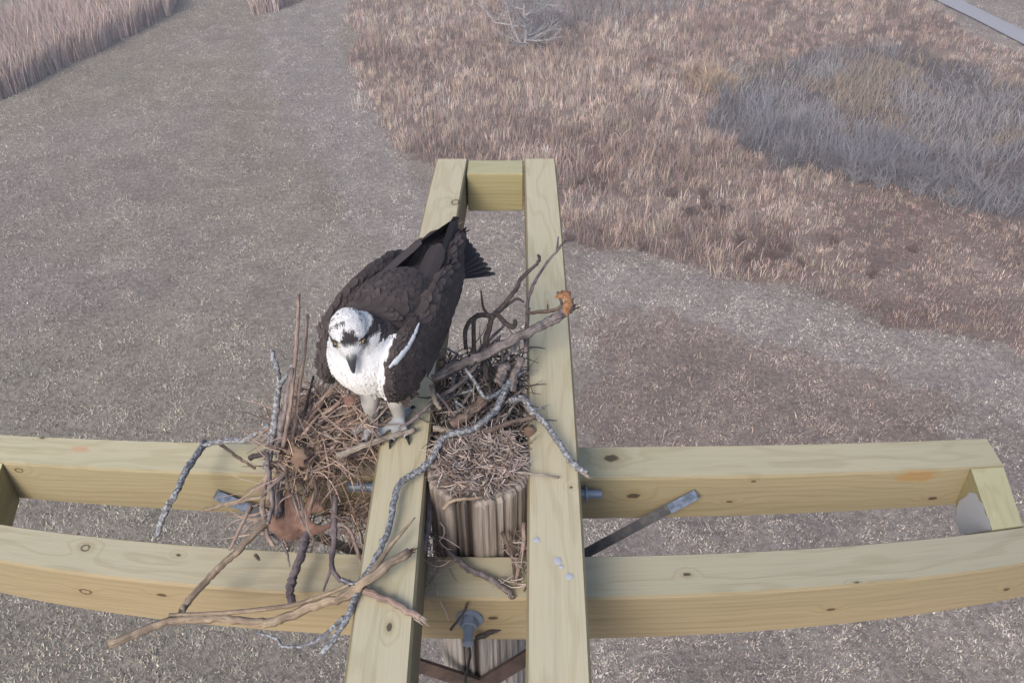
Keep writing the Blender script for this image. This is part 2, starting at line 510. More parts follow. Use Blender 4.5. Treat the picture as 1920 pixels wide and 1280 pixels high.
# ------------------------------------------------------------------ tubes: sticks, branches, wires
def crom(P, n):
    P = [np.asarray(p, float) for p in P]
    if len(P) == 2: return [P[0] + (P[1]-P[0])*t for t in np.linspace(0, 1, n+1)]
    Q = [2*P[0]-P[1]] + P + [2*P[-1]-P[-2]]
    out = []
    for i in range(1, len(Q)-2):
        for k in range(n):
            t = k/n
            a, b, c, d = Q[i-1], Q[i], Q[i+1], Q[i+2]
            out.append(.5*((2*b) + (-a+c)*t + (2*a-5*b+4*c-d)*t*t + (-a+3*b-3*c+d)*t**3))
    out.append(Q[-2])
    return out
def tube(mb, path, rad, sides=7, rough=.12, col=None, R=rnd, cap=True, grain=False):
    path = [np.asarray(p, float) for p in path]
    n = len(path)
    if np.ndim(rad) == 0: rad = [rad]*n
    t0 = path[1]-path[0]; t0 /= np.linalg.norm(t0)+1e-12
    u = np.cross(t0, [0, 0, 1.])
    if np.linalg.norm(u) < 1e-3: u = np.cross(t0, [1., 0, 0])
    u /= np.linalg.norm(u)
    vs = []
    for i in range(n):
        tt = path[min(i+1, n-1)] - path[max(i-1, 0)]
        tt /= np.linalg.norm(tt)+1e-12
        u = u - tt*np.dot(u, tt); u /= np.linalg.norm(u)+1e-12
        w = np.cross(tt, u)
        for k in range(sides):
            a = 2*math.pi*k/sides
            r = rad[i]*(1+R.uniform(-rough, rough))
            vs.append(path[i] + (u*math.cos(a) + w*math.sin(a))*r)
    fs = [(i*sides+k, i*sides+(k+1) % sides, (i+1)*sides+(k+1) % sides, (i+1)*sides+k) for i in range(n-1) for k in range(sides)]
    if cap:
        fs += [tuple(range(sides-1, -1, -1)), tuple((n-1)*sides+k for k in range(sides))]
    g = None
    if grain:
        a0, g = 0., []
        for i in range(n):
            if i: a0 += np.linalg.norm(path[i]-path[i-1])
            g += [(a0, math.cos(2*math.pi*k/sides), math.sin(2*math.pi*k/sides)) for k in range(sides)]
    mb.add(vs, fs, col, g)
def box(mb, lo, hi, col=None):
    (a, b, c), (d, e, f) = lo, hi
    mb.add([(a, b, c), (d, b, c), (d, e, c), (a, e, c), (a, b, f), (d, b, f), (d, e, f), (a, e, f)],
           [(0, 3, 2, 1), (4, 5, 6, 7), (0, 1, 5, 4), (1, 2, 6, 5), (2, 3, 7, 6), (3, 0, 4, 7)], col)

# ------------------------------------------------------------------ plants of the field: tree, shrubs, weed clumps
def branchy(mb, p, d, L, r, depth, spread, kids, up=.15, R=rnd, minr=.004):
    n = 4
    path = [np.array(p, float)]
    d = np.array(d, float); d /= np.linalg.norm(d)
    for i in range(n):
        d = d + np.array([R.gauss(0, .13), R.gauss(0, .13), R.gauss(0, .10)+up*.2]); d /= np.linalg.norm(d)
        path.append(path[-1] + d*L/n)
    tube(mb, path, [max(r*(1-.45*i/n), minr) for i in range(n+1)], 5 if depth > 1 else 3, .1, R=R, cap=False)
    if depth <= 0: return
    for k in range(kids):
        i = R.randint(1, n)
        a = R.uniform(0, 2*math.pi)
        s = np.array([math.cos(a), math.sin(a), R.uniform(-.3, .5)])
        branchy(mb, path[i], d + s*spread, L*R.uniform(.5, .75), r*.5, depth-1, spread, kids, up, R, minr)
gt = ong(985, 88)
gt[2] = float(zground(np.array([gt[0]]), np.array([gt[1]]))[0])-.03
root = empty('bare_tree', gt)
tag(root, 'leafless pale grey tree standing in the meadow beyond the platform', 'tree')
mb = MB()
tp = [gt, gt+[.02, .02, .6], gt+[-.05, .1, 1.4], gt+[.03, .1, 2.4], gt+[0, .2, 3.6]]
tube(mb, crom(tp, 4), list(np.linspace(.085, .035, 17)), 8, .08)
for dx_, dy_, hh_, ln_ in ((-.75, .25, 2.6, -.35), (.35, .5, 2.2, .5)):
    g2 = gt + np.array([dx_*.12, dy_*.12, 0])
    tube(mb, crom([g2, g2+[dx_*.35, dy_*.3, .5], g2+[dx_*.7, dy_*.5, 1.2], g2+[dx_*.8+ln_*.3, dy_*.7, hh_]], 5), list(np.linspace(.06, .022, 16)), 7, .1)
mb.build('trunk', bark_mat('pale_bark', (.55, .54, .56), (.36, .35, .36), None, .5, 12), root)
mb = MB()
R9 = random.Random(5)
for i in range(34):
    q = crom(tp, 4)[R9.randint(1, 16)]
    a = R9.uniform(0, 6.28)
    branchy(mb, q, (math.cos(a), math.sin(a), R9.uniform(-.25, .7)), R9.uniform(.7, 1.5), .034, 2, .7, 4, .1, R9, .010)
mb.build('crown', bark_mat('pale_twig', (.60, .59, .62), (.42, .41, .43), None, .5, 12), root)

P_RIM = gpoly([(1305, 195), (1340, 262), (1420, 300), (1560, 330), (1750, 372), (1930, 412), (2200, 440), (2200, 300), (1920, 285), (1760, 300), (1600, 262), (1480, 235), (1400, 185), (1350, 170)])
P_BRUSH = gpoly([(925, -40), (950, 55), (1000, 85), (1060, 52), (1210, 45), (1340, 15), (1340, -40)])
# the bare thicket: a mass of thin grey stems, with separate shrubs standing at its rim
lo, hi = P_THICKET.min(0), P_THICKET.max(0)
n = 90000
x = rng.uniform(lo[0], hi[0], n); y = rng.uniform(lo[1], hi[1], n)
k = soft(P_THICKET, x, y, 1.3, 71)
cl = fbm(x, y, 1.6, 101)
k &= rng.random(n) < np.clip((cl-.30)*3.2, .12, 1)
x, y = x[k], y[k]; cl = cl[k]
rim_ = soft(P_RIM, x, y, .9, 121)
keep = rim_ | (rng.random(len(x)) < .55)
x, y, cl, rim_ = x[keep], y[keep], cl[keep], rim_[keep]
inner_ = np.where((fbm(x, y, 2.2, 111) > .52)[:, None], np.array([.29, .275, .285]), np.array([.315, .262, .215]))
col = vary(np.where(rim_[:, None], np.array([.225, .222, .250]), inner_), .22)
v, f, c = blades5(x, y, rng.uniform(.25, .95, len(x))*(.5+cl)*np.where(rim_, 1, .5), rng.uniform(.008, .018, len(x)), np.abs(rng.normal(0, .45, len(x))), col, .4)
o = np_mesh('shrub_thicket', v, f, M['grass'], c)
tag(o, 'dense thicket of bare blue grey brush in the meadow', 'brush', kind='stuff')
n = 9000
lo, hi = P_BRUSH.min(0), P_BRUSH.max(0)
x = rng.uniform(lo[0], hi[0], n); y = rng.uniform(lo[1], hi[1], n)
k = soft(P_BRUSH, x, y, .9, 151); x, y = x[k], y[k]
v, f, c = blades5(x, y, rng.uniform(.3, .9, len(x)), rng.uniform(.01, .02, len(x)), np.abs(rng.normal(0, .4, len(x))), vary(np.tile(np.array([.27, .255, .265]), (len(x), 1)), .22), .4)
tag(np_mesh('shrub_thicket', v, f, M['grass'], c), 'grey brush around the foot of the bare tree', 'brush', kind='stuff')
M['shrub_grey'] = bark_mat('shrub_grey', (.30, .29, .32), (.19, .18, .20), None, .5, 8)
M['shrub_pale'] = bark_mat('shrub_pale', (.42, .41, .435), (.28, .275, .29), None, .5, 8)
M['shrub_brown'] = bark_mat('shrub_brown', (.27, .195, .175), (.17, .125, .115), None, .5, 8)
def shrub(name, px, py, hgt, stems, mat, label, cat, group=None, spread=.6, seed=1, depth=2):
    R = random.Random(seed)
    g = ong(px, py)
    g[2] = float(zground(np.array([g[0]]), np.array([g[1]]))[0])-.02
    mb = MB()
    for i in range(stems):
        a = R.uniform(0, 6.283)
        ln = R.uniform(.1, .9)
        branchy(mb, g + np.array([math.cos(a), math.sin(a), 0])*R.uniform(0, .2)*hgt, (math.cos(a)*ln, math.sin(a)*ln, 1), hgt*R.uniform(.45, .75), .013, depth, spread, 4, .1, R, .005)
    tag(mb.build(name, mat, origin=g), label, cat, group)
shrub('bare_shrub', 1832, 372, 1.35, 9, M['shrub_pale'], 'whitish bare shrub with arching branches, the largest at the thicket rim', 'shrub', seed=3)
shrub('bare_shrub', 1900, 395, 1.0, 8, M['shrub_pale'], 'whitish bare shrub just beside the largest arching one, nearer the frame edge', 'shrub', seed=4)
for i, (px, py, hh) in enumerate([(1400, 285, .8), (1470, 310, .9), (1540, 322, .8), (1610, 335, .9), (1690, 352, 1.0), (1760, 368, .9)]):
    shrub('bare_shrub', px, py, hh, 9, M['shrub_grey'], 'blue grey bare shrub in the row along the near rim of the thicket', 'shrub', 'bare shrubs along the thicket rim', seed=20+i)
for i, (px, py, hh) in enumerate([(1880, 405, .7), (1790, 388, .6), (1720, 372, .55), (1650, 358, .5), (1940, 408, .8), (1600, 342, .5)]):
    shrub('bare_shrub', px, py, hh, 7, M['shrub_pale'], 'low pale tangled shrub at the foot of the thicket rim', 'shrub', 'low pale shrubs at the thicket foot', 1.1, seed=80+i)
for i, (px, py, hh) in enumerate([(1262, 372, .3), (1360, 398, .3), (1318, 372, .3), (1408, 490, .28), (1470, 470, .3), (1500, 500, .26), (1560, 455, .26), (1090, 345, .3), (1130, 352, .26), (1065, 452, .24), (1120, 440, .22), (1640, 520, .26), (1710, 470, .26), (1325, 392, .42), (1345, 415, .36), (1295, 405, .34), (1425, 472, .4), (1450, 488, .36), (1385, 455, .3), (1860, 330, .5), (1205, 470, .25)]):
    shrub('weed_clump', px, py, hh, 9, M['shrub_brown'], 'dark brown dead weed clump in the rusty meadow before the thicket', 'weed', 'dark weed clumps in the meadow', .9, 40+i)
for i, (px, py) in enumerate([(1790, 178), (1830, 192), (1760, 165), (1870, 200)]):
    shrub('fallen_branch', px, py, .6, 5, M['shrub_pale'], 'pale broken branches lying among the brush of the thicket', 'branch', 'pale branches in the thicket', 1.3, 60+i)
# a pale tuft where the meadow meets the thicket
for i, (px, py, nn, lab) in enumerate([(1345, 168, 500, 'pale straw coloured grass tuft between the meadow and the thicket'),
                                       (1312, 150, 240, 'smaller straw tuft beside the big pale one at the meadow corner')]):
    g = ong(px, py)
    x = g[0] + rng.normal(0, .30, nn); y = g[1] + rng.normal(0, .25, nn)
    v, f, c = blades5(x, y, rng.uniform(.4, .95, nn), rng.uniform(.015, .03, nn), rng.uniform(.1, .6, nn), vary(np.tile(np.array([.40, .31, .24]), (nn, 1)), .2), .5)
    tag(np_mesh('grass_tuft', v, f, M['grass'], c, origin=(g[0], g[1], 0)), lab, 'grass')

# ------------------------------------------------------------------ the nest platform on its pole
w = .089; HB = .1132; HA = .118
XL, GAP, YB, GL = -.139, .1776, 1.2461, .1802
YF = YB - w - GL
XR, XLEND, YFAR, YNEAR = 1.0525, -1.195, 2.2863, .12
ARM_Z = .120
def bowB(x): return .1652*x*x, -.1317*x*x
def bowF(x): return .2142*x*x, -.1722*x*x
def bowL(y): return .0224*(y-1.5)**2
def bowR(y): return -.0091*(y-1.5)**2
PX, PY, PR = -.048, 1.068, .0895
plat = empty('nest_platform', (PX, PY, 0))
tag(plat, 'pale new lumber cross shaped nest platform bolted on a weathered wooden pole', 'nest platform')

def beam(name, axis, c0, lo, hi, ztop, hgt, wid, bow, mat, nseg=48):
    """a sawn timber with eased edges, bowed a little along its length; gc = (along, across, up from the top)"""
    e = .004
    prof = [(-wid/2+e, 0), (wid/2-e, 0), (wid/2, -e), (wid/2, -hgt+e), (wid/2-e, -hgt), (-wid/2+e, -hgt), (-wid/2, -hgt+e), (-wid/2, -e)]
    vs, gs = [], []
    for i in range(nseg+1):
        s = lo + (hi-lo)*i/nseg
        for (a, b) in prof:
            if axis == 'x':
                by, bz = bow(s)
                vs.append((s, c0+a+by, Z0+ztop+b+bz))
            else:
                bx = bow(s)
                vs.append((c0+a+bx, s, Z0+ztop+b))
            gs.append((s, a, b))
    m = len(prof)
    fs = []
    for i in range(nseg):
        for k in range(m):
            q = (i*m+k, i*m+(k+1) % m, (i+1)*m+(k+1) % m, (i+1)*m+k)
            fs.append(q if axis == 'y' else q[::-1])
    c1, c2 = tuple(range(m)), tuple(nseg*m+k for k in range(m))
    fs += [c1[::-1], c2] if axis == 'y' else [c1, c2[::-1]]
    mb = MB(); mb.add(vs, fs, None, gs)
    o = mb.build(name, mat, plat, smooth=False)
    bm = bmesh.new(); bm.from_mesh(o.data); bmesh.ops.recalc_face_normals(bm, faces=bm.faces); bm.to_mesh(o.data); bm.free()
    return o
def k_top(px, py, c0, bow, r, st=1.5, kind='knot', dz=0):       # knots on a cross beam's top, from their place in the photo
    p = onz(px, py, 0)
    for _ in range(3): p = onz(px, py, bow(p[0])[1])
    return (p[0], p[1]-c0-bow(p[0])[0], 0, r, st, kind)
def k_front(px, py, c0, bow, r, st=1.5, kind='knot'):
    p = ony(px, py, c0-w/2)
    for _ in range(4): p = ony(px, py, c0-w/2+bow(p[0])[0])
    return (p[0], -w/2, p[2]-Z0-bow(p[0])[1], r, st, kind)
cB, cF = YB-w/2, YF-w/2
kB = [k_top(1146, 859, cB, bowB, .010, 1.5), k_front(1188, 929, cB, bowB, .007, 1.8), k_front(1413, 902, cB, bowB, .003, 2.0), k_front(1748, 934, cB, bowB, .005, 2.5),
      k_top(80, 819, cB, bowB, .005, 1.6), k_front(35, 882, cB, bowB, .006, 2.0, 'ring'), k_front(1368, 940, cB, bowB, .003, 2.5)]
sB = [(*k_front(1720, 893, cB, bowB, .01)[:3], .06, .02, .018, (.30, .18, .07)), (*k_top(150, 842, cB, bowB, .01)[:3], .03, .012, .01, (.42, .27, .17))]
kF = [k_top(160, 1026, cF, bowF, .0075, 1.4, 'ring'), k_top(334, 1040, cF, bowF, .003, 1.8), k_front(160, 1109, cF, bowF, .0075, 1.9, 'ring'), k_front(303, 1115, cF, bowF, .0045, 2.6),
      k_top(1288, 1076, cF, bowF, .0035, 2.0), k_front(1558, 1142, cF, bowF, .004, 2.4), k_front(924, 1158, cF, bowF, .0045, 2.0), k_front(1888, 1106, cF, bowF, .005, 2.0), k_top(1606, 1091, cF, bowF, .002, 3)]
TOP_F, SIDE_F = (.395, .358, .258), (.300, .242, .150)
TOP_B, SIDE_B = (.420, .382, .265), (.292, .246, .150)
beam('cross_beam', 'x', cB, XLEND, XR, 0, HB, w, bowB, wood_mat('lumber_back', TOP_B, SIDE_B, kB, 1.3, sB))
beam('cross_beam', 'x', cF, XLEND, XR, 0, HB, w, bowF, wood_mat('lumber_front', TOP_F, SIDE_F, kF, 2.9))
ca, cb = XL-w/2, XL+GAP+w/2
pk = onz(854, 379, ARM_Z)
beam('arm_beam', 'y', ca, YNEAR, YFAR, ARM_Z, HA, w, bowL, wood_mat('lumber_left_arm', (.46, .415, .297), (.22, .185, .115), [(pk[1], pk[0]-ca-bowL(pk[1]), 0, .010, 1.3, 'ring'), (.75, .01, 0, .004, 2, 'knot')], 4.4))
pk = onz(1071, 913, ARM_Z)
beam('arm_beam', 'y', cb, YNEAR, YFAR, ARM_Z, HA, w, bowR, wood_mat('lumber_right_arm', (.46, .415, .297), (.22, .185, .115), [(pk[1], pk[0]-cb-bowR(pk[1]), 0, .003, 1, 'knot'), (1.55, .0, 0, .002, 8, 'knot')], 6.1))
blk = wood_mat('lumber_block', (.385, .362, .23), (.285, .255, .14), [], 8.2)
def block(xa, xb, ya, yb, zt, h, n=6, bow=None):
    e = .0035
    vs, gs = [], []
    prof = [(0, -e), (e, 0), (1, 0)]
    mb = MB()
    bm = bmesh.new()
    bmesh.ops.create_cube(bm, size=1)
    for v_ in bm.verts: v_.co = Vector((xa+(v_.co.x+.5)*(xb-xa), ya+(v_.co.y+.5)*(yb-ya), Z0+zt-h+(v_.co.z+.5)*h))
    bmesh.ops.bevel(bm, geom=bm.edges[:], offset=e, segments=1, affect='EDGES')
    bm.verts.ensure_lookup_table()
    vs = [tuple(v_.co) for v_ in bm.verts]
    mb.add(vs, [tuple(q.index for q in f_.verts) for f_ in bm.faces], None,
           [(q[0] if xb-xa > yb-ya else q[1], q[1]-(ya+yb)/2 if xb-xa > yb-ya else q[0]-(xa+xb)/2, q[2]-Z0-zt) for q in vs])
    bm.free()
    return mb.build('end_block', blk, plat, smooth=False)
block(XL+bowL(YFAR)+.001, XL+GAP+bowR(YFAR)-.001, YFAR-w-.001, YFAR-.004, ARM_Z-.002, HA-.002)
def end_prism(xa, xb):
    vs, gs = [], []
    for z in (0, -HB):
        for x_ in (xa, xb):
            yb_, zb_ = bowB(x_); yf_, zf_ = bowF(x_)
            vs += [(x_, YF+yf_+.0015, Z0+zf_+z-.001), (x_, YB-w+yb_-.0015, Z0+zb_+z-.001)]
            gs += [(0, x_-(xa+xb)/2, z), (.3, x_-(xa+xb)/2, z)]
    bm = bmesh.new()
    ly = bm.verts.layers.float_vector.new('gc')
    bv = [bm.verts.new(p) for p in vs]
    for q, g in zip(bv, gs): q[ly] = g
    for f_ in ((0, 2, 3, 1), (4, 5, 7, 6), (0, 4, 6, 2), (1, 3, 7, 5), (0, 1, 5, 4), (2, 6, 7, 3)): bm.faces.new([bv[i] for i in f_])
    bmesh.ops.recalc_face_normals(bm, faces=bm.faces)
    me = bpy.data.meshes.new('end_block')
    for q in bm.verts: q.co -= plat.location
    bm.to_mesh(me); bm.free()
    me.materials.append(blk)
    o = bpy.data.objects.new('end_block', me); o.parent = plat; COL.objects.link(o)
end_prism(XR-w, XR-.001)
end_prism(XLEND+.001, XLEND+w)
# droppings splashed on the right arm and the end block
def splash(px, py, z, r, st=1.0):
    p = onz(px, py, z)
    R = random.Random(int(px))
    mb = MB(); n = 14
    vs = [(p[0], p[1], p[2]+.0022)]
    for k in range(n):
        a = 2*math.pi*k/n; q = r*R.uniform(.75, 1.2)
        vs.append((p[0]+q*math.cos(a), p[1]+q*st*math.sin(a), p[2]+.0008))
    mb.add(vs, [(0, k+1, (k+1) % n+1) for k in range(n)])
    mb.build('white_splash', M['dropping'], plat)
for a in [(1006, 1012, ARM_Z, .0065), (1045, 1052, ARM_Z, .0055, 1.4), (1052, 1062, ARM_Z, .004), (1068, 1081, ARM_Z, .0065)]: splash(*a)
# whitish stain on the inner face of the end block
xi = XR-w
mb = MB(); R = random.Random(3)
q0 = []
for (px, py) in [(1793, 952), (1799, 938), (1812, 930), (1818, 922), (1831, 925), (1836, 938), (1844, 944), (1847, 962), (1856, 974), (1858, 993), (1836, 997), (1815, 1001), (1799, 1001), (1794, 980)]:
    d = ray(px, py); p = CAM + d*((xi-.0012)-CAM[0])/d[0]
    q0.append(p)
mb.add(q0, [tuple(range(len(q0)))])
mb.build('white_splash', M['dropping'], plat, smooth=False)
# the pole: weathered, split, its rim worn
mb = MB()
ns, R = 120, random.Random(12)
zs = [.128, .12, .105, .07, .02, -.05, -.13, -.22, -.32, -.5, -.8, -1.5, -3, -6, -Z0-.1]
crack = [0.]*ns
for _ in range(17):
    k0 = R.randrange(ns); dp = R.uniform(.35, 1.0)
    crack[k0] = max(crack[k0], dp); crack[(k0+1) % ns] = max(crack[(k0+1) % ns], dp*.45)
rim = [R.uniform(-.006, .004) for _ in range(ns)]
rim = [(rim[i-1]+rim[i]*2+rim[(i+1) % ns])/4 - .012*crack[i] for i in range(ns)]
vs, cs = [], []
cA, cB_, cD = np.array([.275, .240, .215]), np.array([.32, .30, .285]), np.array([.035, .026, .022])
flute = [R.uniform(-1, 1) for _ in range(ns)]
for j, z in enumerate(zs):
    wz = min(1, max(0, (-z-.05)/.2))
    for k in range(ns):
        a = 2*math.pi*k/ns
        r = PR*(1 + .02*math.sin(3*a+1)+.012*math.sin(7*a)) + .0022*flute[k] - .011*crack[k]*(1-.25*wz)
        if j == 0: r -= .004
        zz = z + (rim[k] if j < 2 else rim[k]*.3 if j == 2 else 0)
        vs.append((PX+r*math.cos(a), PY+r*math.sin(a), Z0+zz))
        col = (cA*(1-wz)+cB_*wz)*(1+.16*flute[k])
        cs.append(col*(1-min(1, crack[k]*1.1)) + cD*min(1, crack[k]*1.1))
fs = [(j*ns+k, (j+1)*ns+k, (j+1)*ns+(k+1) % ns, j*ns+(k+1) % ns) for j in range(len(zs)-1) for k in range(ns)]
b0 = len(vs)
for rr_, dz in ((.8, -.002), (.45, -.006)):
    for k in range(ns):
        a = 2*math.pi*k/ns
        vs.append((PX+PR*rr_*math.cos(a), PY+PR*rr_*math.sin(a), Z0+.128+dz+rim[k]*.4)); cs.append(cA*.8)
fs += [(k, (k+1) % ns, b0+(k+1) % ns, b0+k) for k in range(ns)]
fs += [(b0+k, b0+(k+1) % ns, b0+ns+(k+1) % ns, b0+ns+k) for k in range(ns)]
fs += [tuple(b0+ns+k for k in range(ns))]
mb.add(vs, fs, cs)
t = NT('pole_wood')
c = t.attr('Col'); o_ = t.obj()
st = t.noise(t.vm('MULTIPLY', o_, (130, 130, 4)), 1.0, 4, .6)
st2 = t.noise(t.vm('MULTIPLY', o_, (40, 40, 6)), 1.0, 3, .6)
c = t.mix(t.rng(st, .38, .66, 0, .75), c, t.mix(1.0, c, (.42, .38, .36), 'MULTIPLY'))
c = t.mix(t.rng(st2, .5, .7, 0, .5), c, t.mix(1.0, c, (1.3, 1.28, 1.27), 'MULTIPLY'))
t.bump(st, .7, .006)
o = mb.build('pole', t.done(c, .95, spec=.1), plat, smooth=False)
# hardware
def disc(mb, c, n, r, h, sides=24):
    n = np.asarray(n, float); n /= np.linalg.norm(n)
    tube(mb, [np.asarray(c), np.asarray(c)+n*h], [r, r], sides, 0)
fx = ony(880, 1158, YF-w)
mb = MB(); c0 = np.array([fx[0], YF-w+bowF(fx[0])[0]-.0005, fx[2]])
tube(mb, [c0-[0, -.0, 0], c0-[0, .050, 0]], [.0085, .0085], 14, .04)
bolt = mb.build('bolt', M['galv'], plat, smooth=False)
mb = MB(); disc(mb, c0, (0, -1, 0), .023, .004); mb.build('washer', M['galv'], bolt, smooth=False)
mb = MB(); disc(mb, c0-[0, .0042, 0], (0, -1, 0), .0145, .014, 6); mb.build('nut', M['galv'], bolt, smooth=False)
# threaded rod across, in front of the back beam
pl, pr = ony(652, 912, YB-w-.012), ony(1128, 926, YB-w-.012)
mb = MB(); tube(mb, [pl, pr], [.0085, .0085], 12, .03)
rod = mb.build('threaded_rod', M['galv'], plat, smooth=False)
for p_, px in ((pl, 700), (pr, 1099)):
    q = ony(px, 915 if px < 900 else 926, YB-w-.012)
    mb = MB(); disc(mb, q-[.002, 0, 0], (1, 0, 0), .0165 if px > 900 else .014, .004); mb.build('washer', M['galv'], rod, smooth=False)
def bar(name, a, b, wid, th, up, mat, parent=plat):
    a, b, up = (np.asarray(q, float) for q in (a, b, up))
    d = (b-a)/np.linalg.norm(b-a)
    s = np.cross(d, up); s /= np.linalg.norm(s); u = np.cross(s, d)
    mb = MB(); vs = []
    for q in (a, b):
        for (i, k) in ((-1, -1), (1, -1), (1, 1), (-1, 1)): vs.append(q + s*i*wid/2 + u*k*th/2)
    mb.add(vs, [(0, 1, 2, 3), (7, 6, 5, 4), (0, 4, 5, 1), (1, 5, 6, 2), (2, 6, 7, 3), (3, 7, 4, 0)])
    return mb.build(name, mat, parent, smooth=False)
yk = YB-w-.004
for sx, pa in ((1, (1308, 924)), (-1, (404, 926))):
    a = ony(*pa, yk); a = ony(*pa, yk+bowB(a[0])[0])
    e = np.array([PX+sx*PR*.9, PY-.02, Z0-.175])
    o = bar('brace', a, e, .019, .005, (0, -.75, 1), M['steel'])
    u_ = np.array([0, -.004, .003])
    bar('brace_foot', a+(e-a)*.01+u_, a+(e-a)*.17+u_, .019, .004, (0, -.75, 1), M['galv_dull'], o)
# rusty V braces low on the pole
pv = np.array([PX-.004, PY-PR-.012, ony(880, 1284, PY-PR-.012)[2]])
for px, py in ((775, 1243), (990, 1230)):
    q = ony(px, py, .955)
    e = pv + (q-pv)*1.7
    bar('knee_brace', pv, e, .030, .008, (0, -1, .25), M['rust'])
# a cable hanging from the bolt and a thin rod
mb = MB()
p0 = c0-[0, .046, .002]
pth = [p0, ony(882, 1225, .90), ony(877, 1252, .91), ony(874, 1300, .93), ony(874, 1300, .93)-[0, 0, .5]]
tube(mb, crom(pth, 5), .0024, 6, .05)
tag(mb.build('cable', M['rubber'], origin=p0), 'thin black cable hanging from the front bolt down the pole', 'cable')

# ------------------------------------------------------------------ the osprey
BO = np.array([-.205, 1.172, ARM_Z + Z0])               # between its feet on the left arm
bf = np.array([-.29, -.957, 0]); bf /= np.linalg.norm(bf)  # the way it faces
bl = np.array([-bf[1], bf[0], 0])                        # its left
bu = np.array([0, 0, 1.])
def B(p):
    p = np.asarray(p, float)
    return BO + p[..., 0:1]*bf + p[..., 1:2]*bl + p[..., 2:3]*bu
def toB(v):
    q = np.asarray(v, float) - BO
    return np.stack([q@bf, q@bl, q@bu], -1)
HEAD = np.array([.106, .000, .286])
def unit(v): return np.asarray(v, float)/np.linalg.norm(v)
hy, hp = math.radians(28), math.radians(-26)             # the head turned to its left and bent down
HF = np.array([math.cos(hp)*math.cos(hy), math.cos(hp)*math.sin(hy), math.sin(hp)])
HL = np.array([-math.sin(hy), math.cos(hy), 0])
HU = np.cross(HF, HL)
HS = .88
def H(a, b, c): return HEAD + (HF*a + HL*b + HU*c)*HS
root = empty('osprey', BO)
tag(root, 'osprey with white head and dark brown back perched on the left beam of the nest', 'bird')

def ellip(mb, c, semi, ax=None, n=18, m=12):
    ax = ax if ax is not None else ((1, 0, 0), (0, 1, 0), (0, 0, 1))
    A = [np.asarray(q, float) for q in ax]
    vs = []
    for i in range(m+1):
        th = math.pi*i/m
        for k in range(n):
            ph = 2*math.pi*k/n
            d = (math.sin(th)*math.cos(ph), math.sin(th)*math.sin(ph), math.cos(th))
            vs.append(np.asarray(c) + A[0]*semi[0]*d[0] + A[1]*semi[1]*d[1] + A[2]*semi[2]*d[2])
    vs = B(np.array(vs))
    fs = [(i*n+k, (i+1)*n+k, (i+1)*n+(k+1) % n, i*n+(k+1) % n) for i in range(m) for k in range(n)]
    mb.add(vs, fs)
def ax_pitch(p, y=0.):
    p, y = math.radians(p), math.radians(y)
    f = np.array([math.cos(p)*math.cos(y), math.cos(p)*math.sin(y), math.sin(p)])
    l = np.array([-math.sin(y), math.cos(y), 0])
    return f, l, np.cross(f, l)
mb = MB()
ellip(mb, (-.055, 0, .205), (.165, .066, .068), ax_pitch(12))
ellip(mb, (-.035, 0, .240), (.115, .060, .046), ax_pitch(8))
ellip(mb, (.070, .004, .220), (.062, .060, .066), ax_pitch(-10))
ellip(mb, (.082, .008, .198), (.042, .046, .040))
ellip(mb, (.084, .004, .252), (.044, .044, .048))
ellip(mb, HEAD, (.042*HS, .0335*HS, .034*HS), (HF, HL, HU))
ellip(mb, H(.026, 0, -.006), (.024*HS, .020*HS, .018*HS), (HF, HL, HU))
for s in (-1, 1):
    k_ = .93 if s > 0 else .86
    ellip(mb, (.045 if s > 0 else .03, s*.070*k_, .200 if s > 0 else .195), (.088, .020, .056 if s < 0 else .063), ax_pitch(6, -s*4*k_))
    ellip(mb, (-.09, s*(.068 if s < 0 else .062), .207), (.150, .020, .054), ax_pitch(4, s*5))
    ellip(mb, (-.235, s*(.040 if s < 0 else .028), .200), (.125, .016, .030), ax_pitch(2, s*8))
    ellip(mb, (.006, s*.030, .120), (.024, .020, .056), ax_pitch(0))
ellip(mb, (-.215, 0, .190), (.10, .050, .034), ax_pitch(2))
# legs and toes belong to the same body
legs = [(-.030, -.004), (.010, -.020)]
TOES = []
for s, df in legs:
    tube(mb, B(np.array([(.010+df, s, .105), (.022+df, s*1.05, .060), (.012+df, s*1.15, .018)])), [.021, .0155, .0115], 10, .02)
    for ang, ln in ((-28, .046), (6, .052), (38, .044), (172, .036)):
        a = math.radians(ang)
        d = np.array([math.cos(a), math.sin(a), 0])
        st = np.array([.012+df, s*1.15, .015])
        pth = [st, st+d*ln*.45+[0, 0, -.002], st+d*ln*.8+[0, 0, -.006], st+d*ln+[0, 0, -.009]]
        tube(mb, B(np.array(crom(pth, 3))), list(np.linspace(.0085, .0058, 10)), 8, .04)
        TOES.append((st+d*ln+[0, 0, -.008], d))
tmp = mb.build('osprey_form', M['grass'])
rm = tmp.modifiers.new('r', 'REMESH'); rm.mode = 'VOXEL'; rm.voxel_size = .0034
sm = tmp.modifiers.new('s', 'SMOOTH'); sm.factor = .5; sm.iterations = 5
dg = bpy.context.evaluated_depsgraph_get()
ev = tmp.evaluated_get(dg)
me = bpy.data.meshes.new_from_object(ev)
bpy.data.objects.remove(tmp)
nv = len(me.vertices)
V = np.empty(nv*3, np.float32); me.vertices.foreach_get('co', V); V = V.reshape(-1, 3).astype(float)
N = np.empty(nv*3, np.float32); me.vertices.foreach_get('normal', N); N = N.reshape(-1, 3).astype(float)
LV = toB(V)
LN = np.stack([N@bf, N@bl, N@bu], -1)
DARK, DARK2, WHITE, CREAM = np.array([.052, .044, .045]), np.array([.074, .061, .060]), np.array([.60, .61, .64]), np.array([.58, .55, .50])
